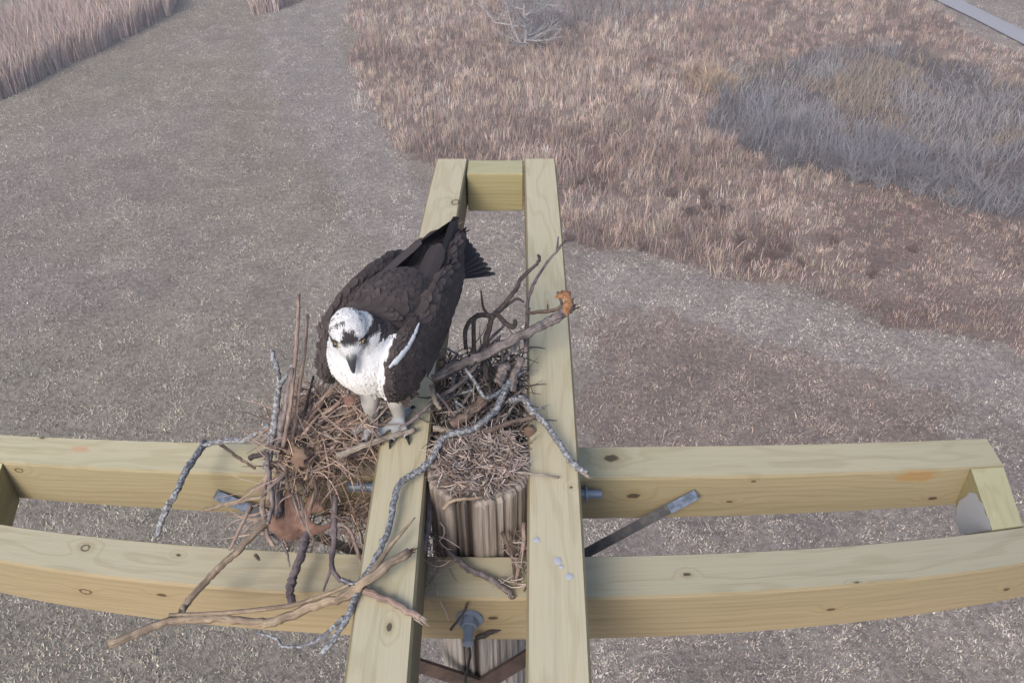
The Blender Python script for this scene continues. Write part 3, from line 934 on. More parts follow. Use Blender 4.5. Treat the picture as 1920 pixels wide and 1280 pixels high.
def bird_colour(p, n, seed=0):
    """feather colour by place on the bird (its own frame), p and n in bird coordinates"""
    R_ = np.random.default_rng(100+seed)
    m = len(p)
    col = DARK + (DARK2-DARK)*(R_.random(m)**2)[:, None]
    # underside, breast and throat are white
    inner = (p[:, 1] > -.046) & (np.abs(p[:, 1]-.004) < .056 - .25*np.clip(p[:, 2]-.255, 0, 1))
    breast = (p[:, 0] > .055) & inner & (n[:, 0] > .10) & (p[:, 2] < .262)
    belly = (n[:, 2] < -.35) & (np.abs(p[:, 1]+.012) < .026) & (p[:, 0] > -.2)
    w_ = breast | belly
    t_ = np.clip((p[:, 2]-.12)/.12, 0, 1)[:, None]
    col[w_] = (CREAM*(1-t_) + WHITE*t_)[w_]
    # legs
    lg = (p[:, 2] < .118) & (np.abs(p[:, 1]) < .075)
    lg &= (p[:, 1] < .026) | (p[:, 2] < .085)
    col[lg] = np.array([.37, .355, .345])
    ft = p[:, 2] < .030
    col[ft] = np.array([.30, .315, .34])
    # head
    d = (p - HEAD)/HS
    a, b, c = d@HF, d@HL, d@HU
    r = np.sqrt(a*a+b*b+c*c)
    hd = (r < .054) & ((p[:, 2] > .262) | (a > .0)) & (a > -.040)
    col[hd] = WHITE
    az = np.arctan2(np.abs(b), a)
    el = np.arctan2(c, np.sqrt(a*a+b*b))
    def sm_(v, e0, e1):
        q_ = np.clip((v-e0)/(e1-e0), 0, 1)
        return q_*q_*(3-2*q_)
    jit = (vnoise(a*1.0+b, c, .006, 9)-.5)*.16
    fore = sm_(az+jit, .46, .26)*sm_(el+jit, .24, .40)*sm_(el+jit, 1.06, .84)
    stripe = sm_(np.abs(el-(.30-.34*(az-.55)))+jit, .22, .08)*sm_(az, .34, .46)
    cheek = sm_(az+jit, .44, .54)*sm_(az, .86, .72)*sm_(el, -.32, -.14)*sm_(el, .42, .28)*.8
    nape = sm_(vnoise(b*0+a, b, .0075, 5), .60, .74)*(a < .010)*(c > .010)*.85
    w_ = np.clip(np.maximum.reduce([fore, stripe, cheek, nape]), 0, 1)*hd
    sm2 = .80+.24*vnoise(a*2+b, c-b, .010, 15)
    col[hd] *= sm2[hd][:, None]
    col = col*(1-w_[:, None]) + np.array([.040, .037, .042])*w_[:, None]
    return col
LS = None
cols = bird_colour(LV, LN)
me.materials.clear()
M['feather'] = attr_mat('feather', .85, .12)
me.materials.append(M['feather'])
for q in me.attributes[:]:
    if q.name == 'Col': me.attributes.remove(q)
at = me.attributes.new('Col', 'FLOAT_COLOR', 'POINT')
at.data.foreach_set('color', np.concatenate([cols, np.ones((nv, 1))], 1).astype(np.float32).ravel())
me.vertices.foreach_set('co', (V-BO).astype(np.float32).ravel())
me.polygons.foreach_set('use_smooth', np.ones(len(me.polygons), bool))
me.update(); me.name = 'body'
body = bpy.data.objects.new('body', me); body.parent = root; COL.objects.link(body)

# plumage: overlapping feathers rooted on the body
def flow(p, n):
    d = np.tile(np.array([-1., 0, -.10]), (len(p), 1))
    br = (p[:, 0] > .03) & (n[:, 0] > .15)
    d[br] = np.array([-.35, 0, -1.])
    wg = (np.abs(p[:, 1]) > .055) & (p[:, 2] < .262)
    d[wg] = np.array([-1., 0, -.22])
    h = np.linalg.norm(p-HEAD, axis=1) < .055
    d[h] = -HF + np.array([0, 0, -.15])
    d = d - n*np.sum(d*n, 1)[:, None]
    return d/np.maximum(np.linalg.norm(d, axis=1), 1e-6)[:, None]
ok = (LV[:, 2] > .085)
idx = np.flatnonzero(ok); rng.shuffle(idx)
def size_at(p, n):
    L = np.where(np.linalg.norm(p-HEAD, axis=1) < .052, .0070, .0125)
    back = (p[:, 0] < .05) & (n[:, 2] > -.2) & (np.linalg.norm(p-HEAD, axis=1) > .052)
    L = np.where(back, .026 + .05*np.clip(.04-p[:, 0], 0, .3), L)
    wg = (np.abs(p[:, 1]) > .06) & (p[:, 0] < .10) & (p[:, 2] < .25)
    L = np.where(wg, .024 + .11*np.clip(.05-p[:, 0], 0, .3), L)
    return L
Ls = size_at(LV, LN)
cell = {}; pick = []
for i in idx:
    sp = Ls[i]*.24
    key = tuple((LV[i]/.012).astype(int))
    good = True
    for dx in (-1, 0, 1):
        for dy in (-1, 0, 1):
            for dz in (-1, 0, 1):
                for j in cell.get((key[0]+dx, key[1]+dy, key[2]+dz), ()):
                    if np.sum((LV[i]-LV[j])**2) < sp*sp: good = False; break
                if not good: break
            if not good: break
        if not good: break
    if good:
        cell.setdefault(key, []).append(i); pick.append(i)
pick = np.array(pick)
P_, N_, L_ = LV[pick], LN[pick], Ls[pick]
T_ = flow(P_, N_)
ang = rng.normal(0, .10, len(pick))[:, None]
Bt = np.cross(N_, T_)
T_ = T_*np.cos(ang)+Bt*np.sin(ang); Bt = np.cross(N_, T_)
Cf = bird_colour(P_, N_, 1)
Cf = Cf*np.exp(rng.normal(0, .05, len(pick)))[:, None]
prof = [(0, 0), (.30, -.34), (.30, .34), (.68, -.42), (.68, .42), (.90, -.26), (.90, .26), (1.0, 0)]
fcs = np.array([(0, 1, 2), (1, 3, 4), (1, 4, 2), (3, 5, 6), (3, 6, 4), (5, 7, 6)])
Wd = L_*np.where(L_ > .04, .40, .52)
vs = np.empty((len(pick), 8, 3)); cc = np.empty((len(pick), 8, 3))
lift0 = rng.uniform(.0002, .0009, len(pick))
for k, (s, ww) in enumerate(prof):
    lift = lift0 + s*(.0007*(L_/.03)**.5)*np.where(L_ < .012, .45, 1) - (abs(ww)*2)**2*.0012
    vs[:, k] = P_ + T_*(s*L_)[:, None] + Bt*(ww*Wd)[:, None] + N_*lift[:, None]
    edge = 1.0 + .10*(s > .85)*(Cf[:, 0] < .2)
    cc[:, k] = Cf*edge[:, None] if np.ndim(edge) else Cf*edge
ff = (np.arange(len(pick))[:, None, None]*8 + fcs[None]).reshape(-1, 3)
np_mesh('plumage', B(vs.reshape(-1, 3)), ff, M['feather'], np.clip(cc.reshape(-1, 3), 0, .85), root, BO)

def quill(mb, a, b, wid, nrm, col, curve=.0, tipw=.55):
    """a long flight feather from a to b (bird coordinates), cambered"""
    a, b, nrm = (np.asarray(q, float) for q in (a, b, nrm))
    d = b-a; L = np.linalg.norm(d); d /= L
    s = np.cross(nrm, d); s /= np.linalg.norm(s); n_ = np.cross(d, s)
    vs, cs = [], []
    st = [(0, .5), (.15, .8), (.5, 1.0), (.8, 1.0), (.93, .8), (1.0, .25*tipw)]
    for (t_, wd) in st:
        c_ = a + d*L*t_ + s*curve*math.sin(math.pi*t_)
        for k in (-1, 0, 1):
            vs.append(c_ + s*k*wid/2*wd + n_*(.0 if k else .0016))
            cs.append(np.asarray(col)*(1.15 if k == 0 else 1.0)*(1.25 if t_ > .95 else 1))
    fs = [(i*3+k, (i+1)*3+k, (i+1)*3+k+1, i*3+k+1) for i in range(len(st)-1) for k in (0, 1)]
    mb.add(B(np.array(vs)), fs, cs)
for s in (-1, 1):
    mb = MB()
    for k in range(9):                                   # primaries, crossing over the tail
        t_ = k/8
        a = (-.10-.02*t_, s*((.072 if s < 0 else .062)-.010*t_), .170+.062*t_)
        b = (-.28-.108*t_, s*(.024-.034*t_ if s > 0 else .034-.030*t_), .168+.052*t_)
        quill(mb, a, b, .026, (-.1, s*.9, .45), DARK*(.85+.2*rnd.random()), s*.006)
    for k in range(11):                                  # secondaries and tertials over the flank and back
        t_ = k/10
        a = (.03-.05*t_, s*(.087-.028*t_), .165+.09*t_)
        b = (-.165-.075*t_, s*((.072 if s < 0 else .058)-.045*t_), .150+.095*t_)
        quill(mb, a, b, .034, (-.05, s*(1-.6*t_), .25+.7*t_), (DARK+DARK2)*.5*(.8+.4*rnd.random()), s*.004)
    mb.build('wing_feathers', M['feather'], root, smooth=False)
mb = MB()
for k in range(10):                                      # the tail, a closed fan seen from above
    t_ = (k-4.5)/4.5
    quill(mb, (-.22, .012*t_+.012, .184), (-.384+.020*t_, .028+.044*t_, .146-.038*t_+.0012*k), .030, (0, 0, 1), np.array([.046, .040, .043])*(.85+.3*rnd.random()), 0, 1.6)
mb.build('tail', M['feather'], root, smooth=False)
# the white line along the fore edge of the near folded wing
mb = MB(); pp_, nn_ = [], []
for k in range(26):
    f0 = .128 - .112*k/25
    z0 = .262 - .16*max(f0-.02, 0)
    q = np.flatnonzero((np.abs(LV[:, 0]-f0) < .005) & (LV[:, 1] > .04) & (np.abs(LV[:, 2]-z0) < .009))
    if len(q) == 0: continue
    i = q[np.argmax(LV[q, 1])]
    pp_.append(LV[i] + LN[i]*.0036); nn_.append(LN[i])
pp_, nn_ = np.array(pp_), np.array(nn_)
for _ in range(6):
    pp_[1:-1] = (pp_[:-2]+pp_[1:-1]*2+pp_[2:])/4; nn_[1:-1] = (nn_[:-2]+nn_[1:-1]*2+nn_[2:])/4
vs, cs = [], []
for k in range(len(pp_)):
    tg = unit(pp_[min(k+1, len(pp_)-1)]-pp_[max(k-1, 0)]); n_ = unit(nn_[k]); sd_ = np.cross(tg, n_)
    wd = .0042*(1.25 - .5*k/len(pp_))*rnd.uniform(.75, 1.2)*min(1, .35+.2*min(k, len(pp_)-1-k))
    for u_, h_ in ((-1, -.0015), (-.4, .0004), (.4, .0004), (1, -.0015)):
        vs.append(pp_[k] + sd_*wd*(u_+rnd.uniform(-.15, .15)) + n_*h_)
        cs.append(np.array([.52, .55, .60])*rnd.uniform(.82, 1.05))
mb.add(B(np.array(vs)), [(k*4+q, (k+1)*4+q, (k+1)*4+q+1, k*4+q+1) for k in range(len(pp_)-1) for q in range(3)], cs)
mb.build('wing_line', M['feather'], root)
# beak, eyes, talons
t = NT('beak_horn'); cN = t.attr('Col'); M['beak'] = t.done(cN, .35, spec=.4)
mb = MB()
cen = [H(.036, 0, -.004), H(.046, 0, -.006), H(.0545, 0, -.011), H(.0605, 0, -.020), H(.0630, 0, -.031), H(.0615, 0, -.043)]
rad = [.0098, .0084, .0066, .0048, .0029, .0006]
pth = crom(cen, 3); rr_ = np.interp(np.linspace(0, 5, len(pth)), range(6), rad)
b0 = MB(); tube(b0, B(np.array(pth)), list(rr_), 12, 0)
ncol = []
for i in range(len(pth)):
    t_ = i/(len(pth)-1)
    cN = np.array([.42, .43, .45])*(1-min(1, t_*3.2)) + np.array([.045, .047, .060])*min(1, t_*3.2)
    ncol += [cN]*12
mb.add(b0.v, b0.f, ncol)
mb.build('beak', M['beak'], root)
t = NT('eye_yellow'); M['eye'] = t.done((.14, .09, .025), .15, spec=.5)
t = NT('pupil'); M['pupil'] = t.done((.004, .004, .004), .08, spec=.6)
def ball(name, c, r, mat, parent):
    mb = MB(); ellip(mb, c, (r, r, r), None, 14, 10)
    return mb.build(name, mat, parent)
for s in (-1, 1):
    dd = unit(HF*.62 + HL*s*.74 + HU*.24)
    e = H(.0270, s*.0232, .0075)
    eo = ball('eye', e, .0046, M['eye'], root)
    ball('pupil', e + dd*.0016, .0038, M['pupil'], eo)
for p, d in TOES:
    mb = MB()
    tube(mb, B(np.array(crom([p, p+d*.007+[0, 0, .001], p+d*.012+[0, 0, -.004], p+d*.014+[0, 0, -.009]], 3))), list(np.linspace(.004, .0006, 10)), 8, 0)
    mb.build('talon', M['rubber'], root)

# ------------------------------------------------------------------ the nest: sticks one by one
def stick(name, pts, r, mat, label, r1=None, n=7, group=None, cat='stick', sides=8, wob=.28, forks=(), tip=None, seed=None):
    """pts: (px, py, height over the cross beams); r in photo pixels"""
    R = random.Random(seed if seed is not None else int(pts[0][0]*7+pts[0][1]*13))
    P = [onz(*p) for p in pts]
    dep = np.mean([np.dot(p-CAM, FW) for p in P])
    k = dep/FPX
    path = crom(P, n)
    m = len(path)
    r1 = r if r1 is None else r1
    path = [p + np.array([R.gauss(0, 1), R.gauss(0, 1), R.gauss(0, 1)])*k*r*wob*.5 for p in path]
    rad = [(r+(r1-r)*i/(m-1))*k*R.uniform(.92, 1.08) for i in range(m)]
    mb = MB(); tube(mb, path, rad, sides, .09, R=R, grain=True)
    for fk in forks:
        fp, fr0, fr1 = fk
        Q = [onz(*p) for p in fp]
        q = crom(Q, n)
        tube(mb, q, [(fr0+(fr1-fr0)*i/(len(q)-1))*k for i in range(len(q))], 6, .09, R=R, grain=True)
    o = mb.build(name, M[mat], origin=path[0])
    tag(o, label, cat, group)
    if tip:                                             # a broken end of another colour
        mb = MB(); e = path[-1]; d = unit(path[-1]-path[-3])
        for _ in range(5):
            v_ = np.array([R.gauss(0, 1) for _ in range(3)])*.35
            tube(mb, [e-d*k*r*1.2+v_*k*r*.8, e+(d+v_*.8)*k*r*R.uniform(1.2, 3.2)], [k*r*.5, k*r*.08], 5, .1, R=R, grain=True)
        mb.build('broken_end', M[tip], o)
    return o
A = ARM_Z
stick('branch', [(976, 694, A+.03), (948, 728, A+.03), (928, 770, A+.03), (888, 803, A+.03), (834, 819, A+.03), (813, 854, A+.025), (789, 880, A+.022), (751, 905, A+.02), (739, 938, A+.018), (728, 991, A+.018), (703, 1050, A+.016), (684, 1085, A+.014), (664, 1124, A+.006), (648, 1163, A), (602, 1231, A-.02)], 7.8, 'lichen',
      'long blue grey lichen covered branch running over the left beam to the bottom', 5, forks=[
      ([(646, 1155, A), (606, 1192, A-.01), (571, 1209, A-.015), (530, 1211, A-.015), (518, 1196, A-.015), (482, 1186, A-.02)], 4.5, 2.2),
      ([(948, 728, A+.03), (912, 745, A+.05), (890, 715, A+.08), (872, 690, A+.10)], 5, 3), ([(703, 1050, A+.016), (668, 1092, A+.012), (640, 1085, A+.012)], 4, 2)])
stick('branch', [(206, 1208, .05), (297, 1171, .04), (340, 1163, .04), (414, 1159, .05), (492, 1167, .06), (532, 1157, .07), (602, 1132, .10), (650, 1116, .12), (690, 1085, A+.03), (766, 1034, A+.03)], 7.5, 'tan',
      'long broken tan branch lying across the front beam, its pale point at lower left', 9, forks=[
      ([(318, 1153, .04), (414, 1149, .055), (512, 1139, .07), (556, 1132, .08), (600, 1118, .10), (655, 1096, A+.01)], 5, 4),
      ([(690, 1085, A+.02), (727, 1030, A+.025), (752, 1000, A+.03), (778, 970, A+.035)], 7, 2), ([(492, 1167, .06), (470, 1172, .05), (440, 1160, .05)], 3, 1.5)], tip='orange')
stick('stick', [(684, 1106, A+.01), (735, 1129, A+.008), (786, 1156, A+.004)], 8, 'pinkwood', 'short pinkish stick slanting down over the left beam from the lichen branch', 6.5, tip='pale')
stick('stick', [(502, 975, .05), (453, 1024, .05), (414, 1061, .045), (387, 1087, .04), (350, 1130, .04), (342, 1146, .04)], 7, 'tan', 'bent stick peeling from brown to tan, slanting down to the front beam', 6.5, tip='pale')
stick('stick', [(574, 999, .03), (570, 1024, .025), (554, 1070, .02), (543, 1104, .015), (549, 1130, .01)], 8.5, 'bark_purple', 'smooth purple grey stick hanging down across the front beam', 7.5)
stick('stick', [(629, 930, .08), (627, 985, .06), (626, 1022, .05), (622, 1058, .045), (637, 1085, .045), (668, 1096, .06)], 6, 'bark_purple', 'crooked purple brown stick hanging from the nest to the front beam', 4.5, forks=[([(624, 1058, .045), (614, 1085, .03), (606, 1108, .02)], 4, 2)])
stick('stick', [(385, 829, .01), (352, 878, .02), (326, 930, .01), (306, 968, -.02), (295, 1004, -.05)], 7, 'lichen', 'straight lichen flecked stick crossing the back beam by itself at left', 5)
stick('stick', [(388, 832, .02), (430, 826, .03), (461, 823, .04), (506, 797, .06)], 5.5, 'lichen', 'grey blue stick lying along the top of the back beam', 5, forks=[([(388, 832, .02), (376, 838, .01)], 4, 3)])
stick('stick', [(383, 956, .0), (414, 948, .02), (462, 936, .05), (500, 931, .06)], 4.5, 'tan', 'tan twig with a pale frayed tip poking left before the back beam', 4, tip='pale')
stick('twig', [(470, 946, .05), (450, 990, .03), (430, 1030, .0)], 3.8, 'pinkwood', 'thin pinkish twig dangling below the tan one with the frayed tip', 3)
stick('twig', [(500, 965, .05), (470, 985, .04), (455, 1000, .03)], 3.4, 'pinkwood', 'very short pink twig beside the brace on the left', 2.5)
stick('twig', [(414, 834, .02), (450, 860, .03), (478, 878, .035)], 3.5, 'bark_brown', 'thin brown twig crossing the top of the back beam', 2.5)
stick('stick', [(469, 858, .06), (516, 842, .08), (571, 815, .10), (596, 796, .12), (625, 775, .14)], 5.5, 'bark_dark', 'dark brown stick lying diagonally over the left side of the nest', 4.5)
stick('stick', [(527, 893, .06), (521, 936, .04), (523, 967, .02)], 10, 'bark_purple', 'stout purple grey stub hanging in front of the oak leaf', 9)
# the upright sheaf at left
stick('stick', [(561, 552, .30), (556, 640, .26), (552, 690, .22), (543, 770, .16), (530, 840, .10)], 3.4, 'pinkwood', 'tallest thin upright stick in the sheaf at the left of the nest', 4.5, forks=[([(561, 552, .30), (560, 545, .305)], 3, 1)])
stick('stick', [(577, 590, .26), (571, 660, .23), (562, 720, .19), (553, 790, .13), (541, 850, .08)], 3.2, 'pinkwood', 'second tallest upright stick, pinkish, standing right of the tallest', 4)
stick('stick', [(509, 656, .24), (518, 690, .22), (522, 720, .19), (516, 780, .14), (508, 830, .09), (500, 880, .05)], 4.5, 'lichen', 'grey forked upright stick with a bleached tip at the left edge', 8, forks=[([(520, 728, .19), (540, 700, .21), (549, 680, .225)], 5, 2.5)])
stick('stick', [(548, 690, .22), (540, 740, .18), (530, 790, .13), (520, 850, .08)], 6, 'bark_grey', 'grey upright stick between the forked one and the tan one', 8)
stick('stick', [(588, 705, .16), (572, 770, .12), (558, 830, .08)], 2.6, 'bark_dark', 'thin dark upright twig right of the sheaf', 3)
for i, pp in enumerate([
    [(634, 718, .15), (600, 752, .13), (566, 800, .10), (540, 860, .07), (522, 910, .05)],
    [(626, 730, .145), (594, 770, .12), (566, 815, .09), (548, 860, .06), (528, 905, .04)],
    [(638, 752, .15), (622, 766, .14), (588, 790, .11), (560, 822, .08), (540, 870, .05)],
    [(612, 745, .14), (584, 782, .12), (556, 826, .08), (536, 880, .05)],
    [(600, 775, .13), (576, 805, .11), (552, 838, .08), (540, 855, .07)]]):
    stick('stick', pp, 3.9-.25*i, ['pinkwood', 'tan', 'pinkwood', 'bark_brown', 'pinkwood'][i],
          ['pinkish stick fanning up to the bird, topmost of the slanting bunch', 'tan stick tight under the topmost of the slanting bunch', 'wavy pale pink stick, lowest and loosest of the slanting bunch',
           'brown stick in the middle of the slanting bunch under the bird', 'shortest pinkish stick of the slanting bunch'][i], 5)
stick('stick', [(508, 870, .08), (497, 905, .06), (492, 950, .05), (500, 1000, .04), (512, 1022, .03)], 6, 'pinkwood', 'pinkish stick hanging straight down at the left edge of the nest', 4)
stick('stick', [(500, 850, .09), (505, 900, .075), (512, 945, .06), (500, 985, .05)], 5, 'bark_grey', 'grey stick hanging against the back beam at the nest edge', 4)
stick('twig', [(508, 1000, .03), (530, 1020, .02), (540, 1045, .01), (543, 1062, .0)], 3, 'bark_grey', 'thin grey twig dangling below the oak leaf', 1.6)
stick('twig', [(690, 1082, .09), (672, 1040, .08), (660, 1000, .09), (640, 980, .09)], 3.6, 'pinkwood', 'thin pink twig arching beside the left beam below the rod', 3)
stick('twig', [(676, 1050, .07), (660, 1010, .06), (650, 985, .06)], 3.4, 'bark_brown', 'thin brown twig just inside the pink arching one', 2.6)
stick('twig', [(480, 1040, .01), (486, 1050, .01)], 4, 'bark_brown', 'tiny brown twig end on the front beam', 2)
# right side, over the gap and the pole
stick('stick', [(812, 712, A+.06), (857, 686, A+.075), (904, 667, A+.085), (974, 631, A+.10), (1021, 608, A+.11), (1050, 592, A+.115), (1070, 574, A+.12)], 8.5, 'bark_grey', 'long straight brown grey stick over the right beam with an orange torn end', 9.5, tip='orange')
stick('twig', [(986, 586, A+.10), (1021, 584, A+.11), (1052, 575, A+.12), (1046, 548, A+.13)], 3.6, 'bark_brown', 'thin brown twig meeting the orange torn end', 3)
stick('branch', [(912, 713, A+.03), (908, 659, A+.06), (920, 604, A+.10), (928, 588, A+.11), (959, 553, A+.13), (982, 518, A+.15), (1009, 491, A+.165), (1010, 478, A+.17)], 6.5, 'bark_dark', 'dark forked branch rising between the beams behind the bird', 2.6, forks=[
      ([(931, 588, A+.11), (951, 608, A+.11), (964, 612, A+.11), (966, 601, A+.11)], 5.5, 4), ([(922, 592, A+.105), (895, 592, A+.10), (874, 614, A+.09), (873, 655, A+.06)], 5, 4),
      ([(915, 590, A+.105), (906, 575, A+.11), (902, 545, A+.12)], 3.6, 1.5), ([(935, 585, A+.11), (967, 561, A+.12), (982, 566, A+.12)], 3.6, 2), ([(890, 690, A+.03), (888, 608, A+.09), (896, 588, A+.10)], 4.5, 3.5)])
stick('branch', [(986, 660, A+.06), (989, 588, A+.09), (990, 565, A+.10), (1002, 530, A+.12), (1021, 499, A+.13), (1044, 471, A+.15), (1060, 450, A+.155)], 4, 'bark_purple', 'slender budding twig rising along the inner edge of the right beam', 2, forks=[([(1044, 471, A+.15), (1047, 444, A+.16)], 2.6, 1.2)], cat='twig')
stick('branch', [(955, 752, A+.03), (982, 748, A+.032), (998, 772, A+.03), (1021, 792, A+.026), (1049, 831, A+.022), (1072, 866, A+.018), (1100, 887, A+.014)], 6.5, 'lichen', 'lichen grey branch lying across the right beam with a bleached broken tip', 6, tip='pale', forks=[([(998, 772, A+.03), (1016, 764, A+.03), (1030, 758, A+.03)], 2.5, 1)])
stick('stick', [(744, 808, A+.012), (780, 782, A+.02), (814, 752, A+.03), (869, 713, A+.05), (908, 663, A+.08)], 4.2, 'bark_grey', 'pale grey thin stick from the foot of the bird across the gap', 4)
stick('stick', [(809, 723, A+.05), (814, 745, A+.045), (825, 768, A+.035)], 5.2, 'pale', 'short pale stick standing at the right edge of the left beam', 4)
stick('stick', [(849, 799, A+.02), (896, 760, A+.035), (918, 739, A+.045)], 11, 'bark_brown', 'stout mottled brown stick lying over the pole between the beams', 10)
stick('stick', [(908, 811, A+.025), (959, 792, A+.03), (1012, 779, A+.03)], 5.5, 'bark_brown', 'brown stick reaching from the pole onto the right beam', 4)
stick('stick', [(935, 720, A+.03), (940, 700, A+.05), (948, 684, A+.06)], 10, 'bark_grey', 'thick grey broken stub standing behind the pole', 8)
stick('stick', [(960, 735, A+.02), (965, 700, A+.04), (978, 672, A+.055)], 9, 'bark_grey', 'thick grey stub leaning on the inner face of the right beam', 7)
stick('twig', [(935, 883, A+.02), (990, 887, A+.015), (1048, 895, A+.006)], 2.8, 'pale', 'thin pale straw lying from the pole onto the right beam', 2)
stick('twig', [(812, 803, A+.015), (849, 807, A+.02)], 6, 'pale', 'short bone white stick at the back of the pole top', 5)
stick('stick', [(633, 855, A-.01), (688, 832, A+.012), (740, 815, A+.014), (778, 806, A+.012)], 7, 'pale', 'pale whitish stick lying in front of the foot of the bird', 4.5)
stick('twig', [(608, 808, .12), (626, 822, .115), (640, 812, .12)], 3.2, 'pale', 'small bright forked white twig in the left side of the nest', 2.6, forks=[([(626, 822, .115), (632, 830, .11)], 2.5, 1.5)])
stick('twig', [(690, 826, A-.005), (671, 812, A-.005), (655, 800, A)], 4, 'pinkwood', 'pinkish stick touching the talons of the bird', 3.5)
stick('twig', [(668, 778, A), (680, 790, A-.002), (676, 806, A-.004)], 4.5, 'orange', 'small orange brown twig left of the foot of the bird', 3)
stick('stick', [(805, 890, A-.03), (804, 974, A-.04), (795, 1020, A-.05), (783, 1080, A-.08), (786, 1114, A-.10)], 6.5, 'bark_purple', 'purple brown stick hanging against the inner face of the left beam', 5)
stick('stick', [(838, 1032, .015), (874, 1062, .015), (915, 1083, .012), (950, 1106, .010), (962, 1120, .006)], 6.5, 'bark_grey', 'grey stick lying on the front beam before the pole', 5)
stick('twig', [(940, 996, .06), (960, 1040, .03), (966, 1085, .01)], 4, 'bark_brown', 'brown twig leaning on the pole at its right', 3)
stick('twig', [(983, 980, .07), (981, 1030, .05), (971, 1070, .03), (968, 1092, .01)], 4.5, 'pinkwood', 'pinkish twig hanging by the inner face of the right beam', 3.5)
stick('twig', [(808, 1000, .05), (826, 1020, .03), (832, 1045, .01)], 4, 'bark_dark', 'dark twig wedged left of the pole', 3)
stick('twig', [(830, 955, A), (850, 938, A+.01), (905, 932, A+.012)], 4, 'tan', 'tan twig lying along the worn rim of the pole', 3)
stick('stick', [(892, 1197, -.09), (930, 1181, -.085), (990, 1157, -.08)], 5, 'bark_dark', 'straight dark stick jammed behind the front bolt', 5)
stick('twig', [(845, 1180, -.05), (868, 1150, -.03), (876, 1130, 0)], 2.6, 'bark_dark', 'thin dark twig hanging above the front bolt', 2)
stick('twig', [(840, 440, A+.015), (856, 425, A+.02), (870, 414, A+.03)], 2.4, 'bark_dark', 'thin dark twig sticking out past the tail of the bird', 1.5)

# small twigs woven into the left side, alike
R5 = random.Random(77)
for i in range(46):
    px = R5.uniform(515, 700); py = R5.uniform(745, 905)
    if px > 630 and py > 860: py -= 50
    a = R5.choice([R5.gauss(-.9, .35), R5.uniform(-3.1, 3.1)])
    L = R5.uniform(30, 85)
    dx, dy = math.cos(a)*L/2, math.sin(a)*L/2*.8
    z_ = float(np.interp(py, [730, 820, 950], [.135, .105, .06])) - R5.uniform(0, .03)
    stick('twig', [(px-dx, py-dy, z_+R5.uniform(-.012, .012)), (px+R5.gauss(0, 5), py+R5.gauss(0, 5), z_), (px+dx, py+dy, z_+R5.uniform(-.012, .012))], R5.uniform(1.8, 3.4),
          R5.choice(['pinkwood', 'pinkwood', 'bark_brown', 'tan', 'bark_grey', 'bark_purple']), 'thin brownish twig woven into the left side of the nest', R5.uniform(1.2, 2.2), 4, 'thin twigs woven into the left side of the nest', seed=300+i)
for i in range(26):
    px = R5.uniform(835, 965); py = R5.uniform(640, 790)
    a = R5.choice([R5.gauss(-1.0, .3), R5.gauss(-.45, .25), R5.gauss(-1.9, .3)])
    L = R5.uniform(45, 120); dx, dy = math.cos(a)*L/2, math.sin(a)*L/2
    stick('twig', [(px-dx, py-dy, A+R5.uniform(-.02, .02)), (px+R5.gauss(0, 5), py+R5.gauss(0, 5), A+R5.uniform(0, .03)), (px+dx, py+dy, A+R5.uniform(.02, .07))], R5.uniform(2.4, 4.6),
          R5.choice(['bark_grey', 'lichen', 'bark_purple', 'bark_grey']), 'straight grey twig in the tangle between the beams behind the pole', R5.uniform(1.4, 2.6), 5, 'grey twigs in the tangle behind the pole', seed=600+i)
for i in range(16):
    a = R5.uniform(0, 6.28); q = math.sqrt(R5.random())*62
    px, py = 895+q*math.cos(a)*.95, 880+q*math.sin(a)*.75
    b_ = R5.uniform(0, 3.14); L = R5.uniform(18, 45)
    stick('twig', [(px-math.cos(b_)*L/2, py-math.sin(b_)*L/2*.6, A+.026), (px, py, A+.03), (px+math.cos(b_)*L/2, py+math.sin(b_)*L/2*.6, A+.024)], R5.uniform(1.6, 3.2),
          R5.choice(['pinkwood', 'bark_brown', 'pale', 'bark_grey']), 'short twig lying in the litter on the pole top', 1.4, 4, 'short twigs in the litter on the pole top', seed=400+i)

for i in range(12):
    px = R5.uniform(505, 640); py = R5.uniform(900, 985)
    a = R5.gauss(1.5, .5); L = R5.uniform(40, 90)
    stick('twig', [(px-math.cos(a)*L/2, py-math.sin(a)*L/2, .10), (px+R5.gauss(0, 6), py+R5.gauss(0, 4), .085), (px+math.cos(a)*L/2, py+math.sin(a)*L/2, .06)], R5.uniform(1.4, 2.6),
          R5.choice(['pinkwood', 'bark_brown', 'bark_grey']), 'thin twig hanging over the big oak leaf below the nest', 1.2, 5, 'thin twigs hanging over the oak leaf', seed=500+i)

